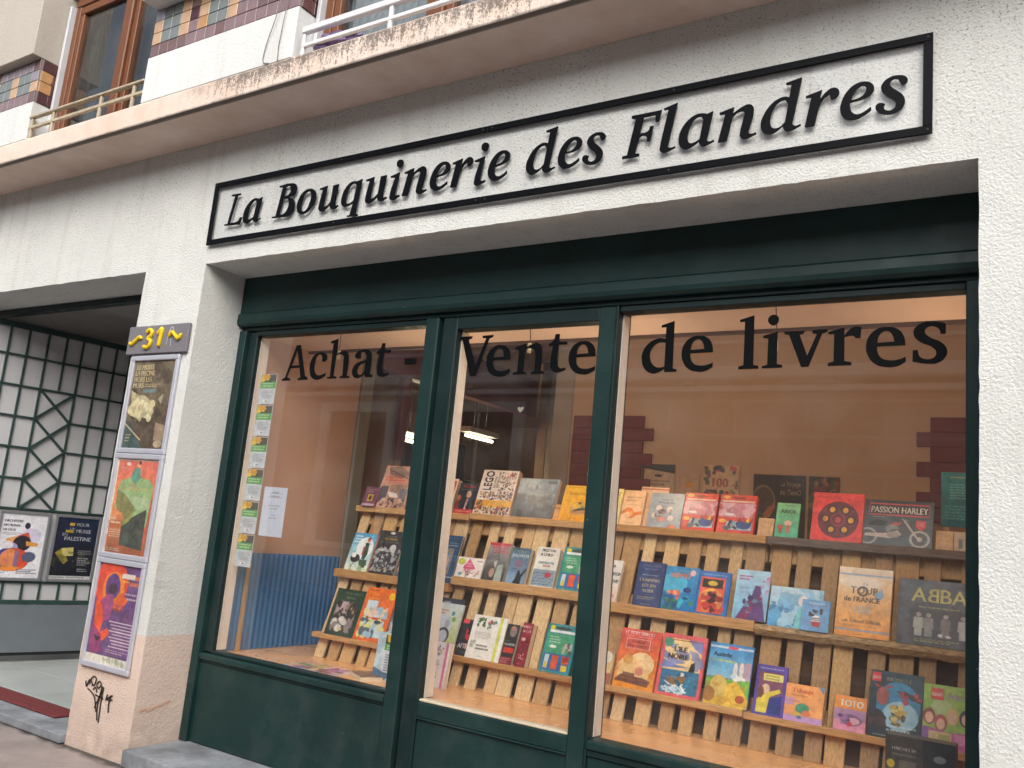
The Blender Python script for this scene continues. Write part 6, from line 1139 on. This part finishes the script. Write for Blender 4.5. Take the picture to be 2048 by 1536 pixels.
def flat_book(name, label, x, y, w, h, t, rz, spine, ops, cat):
    b = thing(name, label, cat, (x, y, 0.5605+t), (R(-90), 0, 0)); b.rotation_euler = Euler((R(-90), 0, 0)).to_matrix().to_4x4().to_euler()
    b.rotation_euler = (Matrix.Rotation(rz, 4, 'Z') @ Matrix.Rotation(R(-90), 4, 'X')).to_euler()
    put('pages', box_me('pages', -w/2, w/2, 0.0004, t, -h/2, h/2, 0.0006), board(spine), b)
    sheet('cover_print', w-0.001, h-0.001, '#888888', ops, b, 0.003, INK, (0, 0.0, -h/2+0.0005))
    return b
flat_book('magazine', 'open colourful magazine lying flat on the display floor', -3.32, 0.525, 0.36, 0.21, 0.005, R(-3), '#d8d4cc', [('r', 0, 0, 1, 1, '#d9c8c4'), ('r', .02, .05, .48, .95, '#c9b4a4'), ('r', .52, .05, .98, .95, '#d8c0c8'), ('n', .04, .1, .46, .9, ['#5a8a4a', '#c85a6a', '#e0c04a', '#8a6aa8', '#d89a84', '#3a7a9a'], .06, 50, 3), ('n', .54, .1, .96, .9, ['#e4b8c4', '#c84a5c', '#efe4e4', '#a87ab0', '#6a4a4a'], .06, 50, 4), ('l', 4, .1, .6, .4, .9, '#f0ece8', 4)], 'magazine')
flat_book('book', 'small brown paperback lying flat on the display floor', -3.02, 0.54, 0.115, 0.19, 0.022, R(58), '#ded0b6', [('r', 0, 0, 1, 1, '#6a5148'), ('cloud', '#b09a84', 4, .1, .8, 2.0), ('l', 2, .15, .75, .85, .9, '#d8c8b4')], 'book')
dict_ops = [('r', 0, 0, 1, 1, '#4a443f'), ('r', .55, 0, 1, 1, '#2c3234'), ('t', 'HACHETTE', .27, .76, .055, '#d8d2ca', .44, 'c', 1), ('t', 'COLLECTIONS', .27, .67, .04, '#d8d2ca', .4), ('e', .08, .52, .06, .07, '#e0c22a'), ('r', .2, .05, .44, .60, '#6a645e'), ('e', .78, .72, .09, .06, '#8a9498')]
bx_ = book(-0.452, 0.555, 0.56, 0.228, 0.205, 0.075, 'box', '#5a534d', 'dark brown and black boxed set standing on the floor at lower right', dict_ops, lean=0, name='boxed_set')
# paper cut-outs pinned on the partition behind the top shelf
def pinned(name, label, x0, x1, z0, z1, base, ops, cat='picture', y=1.742, lean=0.0):
    t = thing(name, label, cat, ((x0+x1)/2, y, z0), (R(-lean), 0, 0))
    put('card', box_me('card', -(x1-x0)/2, (x1-x0)/2, 0.0008, 0.005, 0, z1-z0, 0.0006), board(base), t)
    sheet('card_print', x1-x0-0.001, z1-z0-0.001, base, ops, t, 0.003, INKM, (0, 0.0, 0.0005))
    return t
pinned('framed_picture', 'black framed drawing of a small figure on the beige partition', -2.115, -1.91, 1.46, 1.835, '#c9ae90', [('r', 0, 0, 1, 1, '#28241f'), ('p', [(.06, 0), (.06, .93), (1, .86), (1, 0)], '#c4a888'), ('l', 2, .2, .66, .9, .76, '#8a7460'), ('r', .4, .80, .6, .84, '#3a322c'), ('e', .3, .55, .12, .06, '#3a302c'), ('p', [(.15, .1), (.45, .1), (.36, .5), (.24, .5)], '#8a3a4c')])
pinned('paper_picture', 'small cream picture of a red figure on the beige partition', -1.885, -1.76, 1.46, 1.785, '#c9a684', [('e', .55, .80, .2, .08, '#d89a44'), ('e', .55, .70, .14, .06, '#d8b090'), ('p', [(.2, .1), (.9, .1), (.75, .6), (.35, .6)], '#b8503c')])
pinned('poster_card', 'cream card with the number 100 ringed by tiny coloured pictures', -1.738, -1.53, 1.46, 1.842, '#d9b48c', [('n', .06, .88, .94, .97, ['#7a4a44', '#4a5a54', '#c8604a', '#3a3a48'], .05, 16, 2), ('n', .06, .1, .2, .9, ['#5a7a5c', '#c87a4a', '#7a5a6a', '#3a6a6a'], .05, 18, 3), ('n', .8, .1, .94, .9, ['#3a5a6a', '#c8644a', '#8a7a4a', '#6a3a4c'], .05, 18, 4), ('t', '100', .48, .68, .13, '#b8443a', .46, 'c', 1), ('n', .2, .1, .8, .62, ['#c86a4a', '#5a6a4a', '#d89a44', '#6a4a5a', '#3a5a6a', '#c04a44'], .05, 60, 5)])
pinned('dark_album', 'dark landscape album with gold curves leaning on the partition', -1.45, -1.17, 1.47, 1.80, '#2a2421', [('r', 0, 0, 1, 1, '#2a2522'), ('e', .2, .55, .22, .26, '#4a3c2c'), ('ring', .2, .55, .22, .26, .08, '#7a6a4c'), ('p', [(.2, .35), (.45, .6), (.4, .4), (.25, .25)], '#a8622c'), ('t', 'Le Voyage', .72, .82, .09, '#d8b890', .38), ('t', 'de TimO', .72, .68, .09, '#d8b890', .4), ('n', .3, .05, .9, .5, ['#c87a2c', '#e0a04a', '#5a4430'], .015, 26, 3), ('e', .1, .3, .12, .1, '#3c5a3c')], 'album')
pinned('patterned_card', 'green and red camouflage patterned card above the red album', -1.155, -1.0, 1.47, 1.80, '#5a4a34', [('n', 0, 0, 1, 1, ['#3c5a34', '#7a3a30', '#8a6a3c', '#4a3a2c', '#2c3a28', '#a05a44'], .12, 90, 3)])
pinned('teal_card', 'tall teal printed card beside the right stile', -0.472, -0.30, 1.56, 1.80, '#1d7a80', [('g', '#146a78', '#1f8084', 0, 1), ('r', .2, .9, .85, .92, '#b0b87a'), ('l', 6, .2, .5, .9, .8, '#7ab8b4', 3), ('l', 5, .1, .12, .9, .4, '#5aa4a4', 5)], y=1.30)
tag(box('card_stand', -0.46, -0.44, 1.306, 1.32, 1.43, 1.79, WOODS[1], None, 0.001), 'thin wooden stand holding the teal card', 'stand')
# wall shelf unit with dark boxes seen past the left post
su = thing('shelf_unit', 'tan shelf unit with dark boxes beyond the grey green post', 'shelf', (-4.3, 2.3, 0.06))
SHM = mat('tan_shelf', '#b08c68', 0.7, var=0.1)
for z in (0.6, 1.0, 1.35, 1.62): box('shelf', -4.62, -4.10, 1.9, 3.3, z, z+0.025, SHM, su, 0.002)
for y_ in (1.9, 3.28): box('upright', -4.625, -4.095, y_, y_+0.02, 0.06, 1.66, SHM, su, 0.002)
BXM = mat('black_box', '#2c2825', 0.5)
for i, (y_, z, l_) in enumerate(((2.0, 1.375, .14), (2.25, 1.375, .2), (2.0, 1.645, .22), (2.4, 1.645, .1), (2.1, 1.025, .2), (2.75, 1.645, .16), (2.85, 1.375, .22))):
    lab_ = ('short', 'medium', 'long', 'tiny', 'middle-sized low', 'topmost', 'rearmost')[i]
    o = box('storage_box', -4.5, -4.12, y_, y_+l_, z+0.0006, z+0.11, BXM, None, 0.003)
    tag(o, lab_+' dark storage box on the tan shelf unit behind the left pane', 'box', 'dark boxes on the tan shelf unit')

# ------------------------------------------------------------------ lamps
def emissive(name, col, s):
    m = bpy.data.materials.new(name); m.use_nodes = True; n = m.node_tree.nodes
    p = n['Principled BSDF']; p.inputs['Base Color'].default_value = (0.8, 0.8, 0.8, 1); p.inputs['Emission Color'].default_value = (*col, 1); p.inputs['Emission Strength'].default_value = s
    return m
def tube_lamp(label, x, y, z, ln):
    t = thing('fluorescent_lamp', label, 'lamp', (x, y, z+0.1))
    box('housing', x-0.06, x+0.06, y, y+ln, z+0.03, z+0.075, WMET, t, 0.004)
    tube('tube', [(x, y+0.02, z), (x, y+ln-0.02, z)], 0.013, emissive('fluorescent_glow', (1.0, 0.93, 0.60), 6), t, 10)
    for y_ in (y+0.3*ln, y+0.7*ln): tube('hanger', [(x, y_, z+0.075), (x, y_, 2.899)], 0.006, SCREW, t, 6)
    l = bpy.data.lights.new('tube_light', 'AREA'); l.shape = 'RECTANGLE'; l.size = 0.1; l.size_y = ln*0.9; l.energy = 3; l.color = (1.0, 0.90, 0.62)
    o = bpy.data.objects.new('tube_light', l); COL.objects.link(o); o.parent = t; o.location = Vector((x, y+ln/2, z-0.03))-t.location
    return t
tube_lamp('lit fluorescent tube over the side room, seen through the door pane', -4.33, 2.98, 2.155, 0.45)
tube_lamp('lit fluorescent tube farther back, half hidden by the left mullion', -5.0, 2.9, 2.10, 0.5)
bl = thing('pendant_bulb', 'glowing bare bulb hanging beside the left mullion', 'lamp', (-4.82, 3.0, 2.03))
bm = bmesh.new(); bmesh.ops.create_uvsphere(bm, u_segments=16, v_segments=12, radius=0.045); me = bpy.data.meshes.new('bulb'); bm.to_mesh(me); bm.free()
put('bulb', me, emissive('bulb_glow', (1.0, 0.82, 0.5), 30), bl)
l = bpy.data.lights.new('pendant_light', 'POINT'); l.energy = 14; l.color = (1.0, 0.78, 0.5); l.shadow_soft_size = 0.05
o = bpy.data.objects.new('pendant_light', l); COL.objects.link(o); o.parent = bl; o.location = (0, 0, -0.08)
tube('cable', [(-4.82, 3.0, 2.075), (-4.82, 3.0, 2.899)], 0.005, SCREW, bl, 6)
def bulb_lamp(label, x, y, z, e):
    t = thing('bulb_holder', label, 'lamp', (x, y, z))
    tube('holder', [(x, y, 2.3595), (x, y, z+0.05), (x, y, z+0.03)], [0.004, 0.005, 0.012], WMET, t, 12)
    bm_ = bmesh.new(); bmesh.ops.create_uvsphere(bm_, u_segments=16, v_segments=12, radius=0.03); me_ = bpy.data.meshes.new('bulb'); bm_.to_mesh(me_); bm_.free()
    put('bulb', me_, emissive('warm_bulb_glow', (1.0, 0.72, 0.42), 6), t)
    l = bpy.data.lights.new('bulb_light', 'POINT'); l.energy = e; l.color = (1.0, 0.74, 0.50); l.shadow_soft_size = 0.05
    o = bpy.data.objects.new('bulb_light', l); COL.objects.link(o); o.parent = t; o.location = (0, 0, -0.09)
    return t
bulb_lamp('warm bulb under the display ceiling behind the left mullion', -2.81, 0.60, 2.05, 3.5)
bulb_lamp('warm bulb under the display ceiling behind the right mullion', -1.82, 0.60, 2.05, 4.4)
bulb_lamp('warm bulb under the display ceiling by the right stile', -0.262, 0.62, 2.05, 3.5)
t = thing('added_strip_lamp', 'added strip lamp above the display, out of view, brightening the interior', 'lamp', (-2.2, 1.05, 2.86))  # added fill lamp, hidden above the display ceiling, brightens partition and books
box('housing', -3.6, -0.5, 1.02, 1.08, 2.83, 2.861, WMET, t, 0.004)
tube('tube', [(-3.5, 1.05, 2.81), (-0.6, 1.05, 2.81)], 0.013, emissive('added_strip_glow', (1.0, 0.76, 0.48), 1.5), t, 10)
l = bpy.data.lights.new('added_strip_light', 'AREA'); l.shape = 'RECTANGLE'; l.size = 2.9; l.size_y = 0.05; l.energy = 2.2; l.color = (1.0, 0.74, 0.50)
o = bpy.data.objects.new('added_strip_light', l); COL.objects.link(o); o.parent = t; o.location = Vector((-2.05, 1.05, 2.79))-t.location
# ------------------------------------------------------------------ the house across the street, seen in the panes
opp = thing('opposite_house', 'pinkish rendered house across the street, seen only mirrored in the panes', 'building', (0, -9.7, 0))
OW = mat('rose_render', '#c4aca0', 0.9, var=0.08, vs_=1)
OT = mat('pale_stone_trim', '#ece6de', 0.8, var=0.06)
ODK = mat('dark_panes', '#3a3a40', 0.15)
box('wall', -30, 24, -10.2, -9.7, 0, 6.0, OW, opp)
box('cornice', -30, 24, -9.699, -9.45, 4.12, 4.33, OT, opp, 0.03)
box('cornice', -30, 24, -9.699, -9.56, 3.93, 4.03, OT, opp, 0.02)
for k in range(24): box('modillion', -29.5+k*2.2, -29.3+k*2.2, -9.698, -9.5, 4.031, 4.119, OW, opp, 0.01)
box('string_course', -30, 24, -9.699, -9.66, 4.74, 4.80, OT, opp, 0.01)
box('parapet', -30, 24, -10.25, -9.6, 6.001, 6.2, OT, opp, 0.03)
JM = mat('pale_joint', '#cfc4ba', 0.9)
for r in range(6):
    z = 3.25-0.55*(r-1)
    if z < 3.9: box('joint', -8.2, 2.0, -9.699, -9.692, z-0.028, z+0.028, JM, opp)
    for c in range(10):
        x = -7.8+1.12*c+(0.56 if r % 2 else 0)
        box('joint', x-0.024, x+0.024, -9.699, -9.693, z-0.55+0.03, min(z-0.03, 3.92), JM, opp)
for x in (-24, -19.5, -16, -12.45, -9.4, 4.2, 7.6, 11, 15):
    z0, z1 = 0.9, 3.6
    w = bpy.data.objects.new('window', None); COL.objects.link(w); w.parent = opp; w.location = Vector((x, -9.7, z0))-opp.location
    for (a, b, c, d) in ((x-1.05, x-0.8, z0, z1), (x+0.8, x+1.05, z0, z1), (x-1.05, x+1.05, z1+0.001, z1+0.2), (x-1.1, x+1.1, z0-0.12, z0-0.001)):
        box('surround', a, b, -9.699, -9.62, c, d, OT, w, 0.01)
    box('pane', x-0.799, x+0.799, -9.699, -9.69, z0+0.001, z1-0.001, ODK, w)
    box('glazing_bar', x-0.03, x+0.03, -9.689, -9.66, z0+0.001, z1-0.001, OT, w)
bpy.context.view_layer.update()
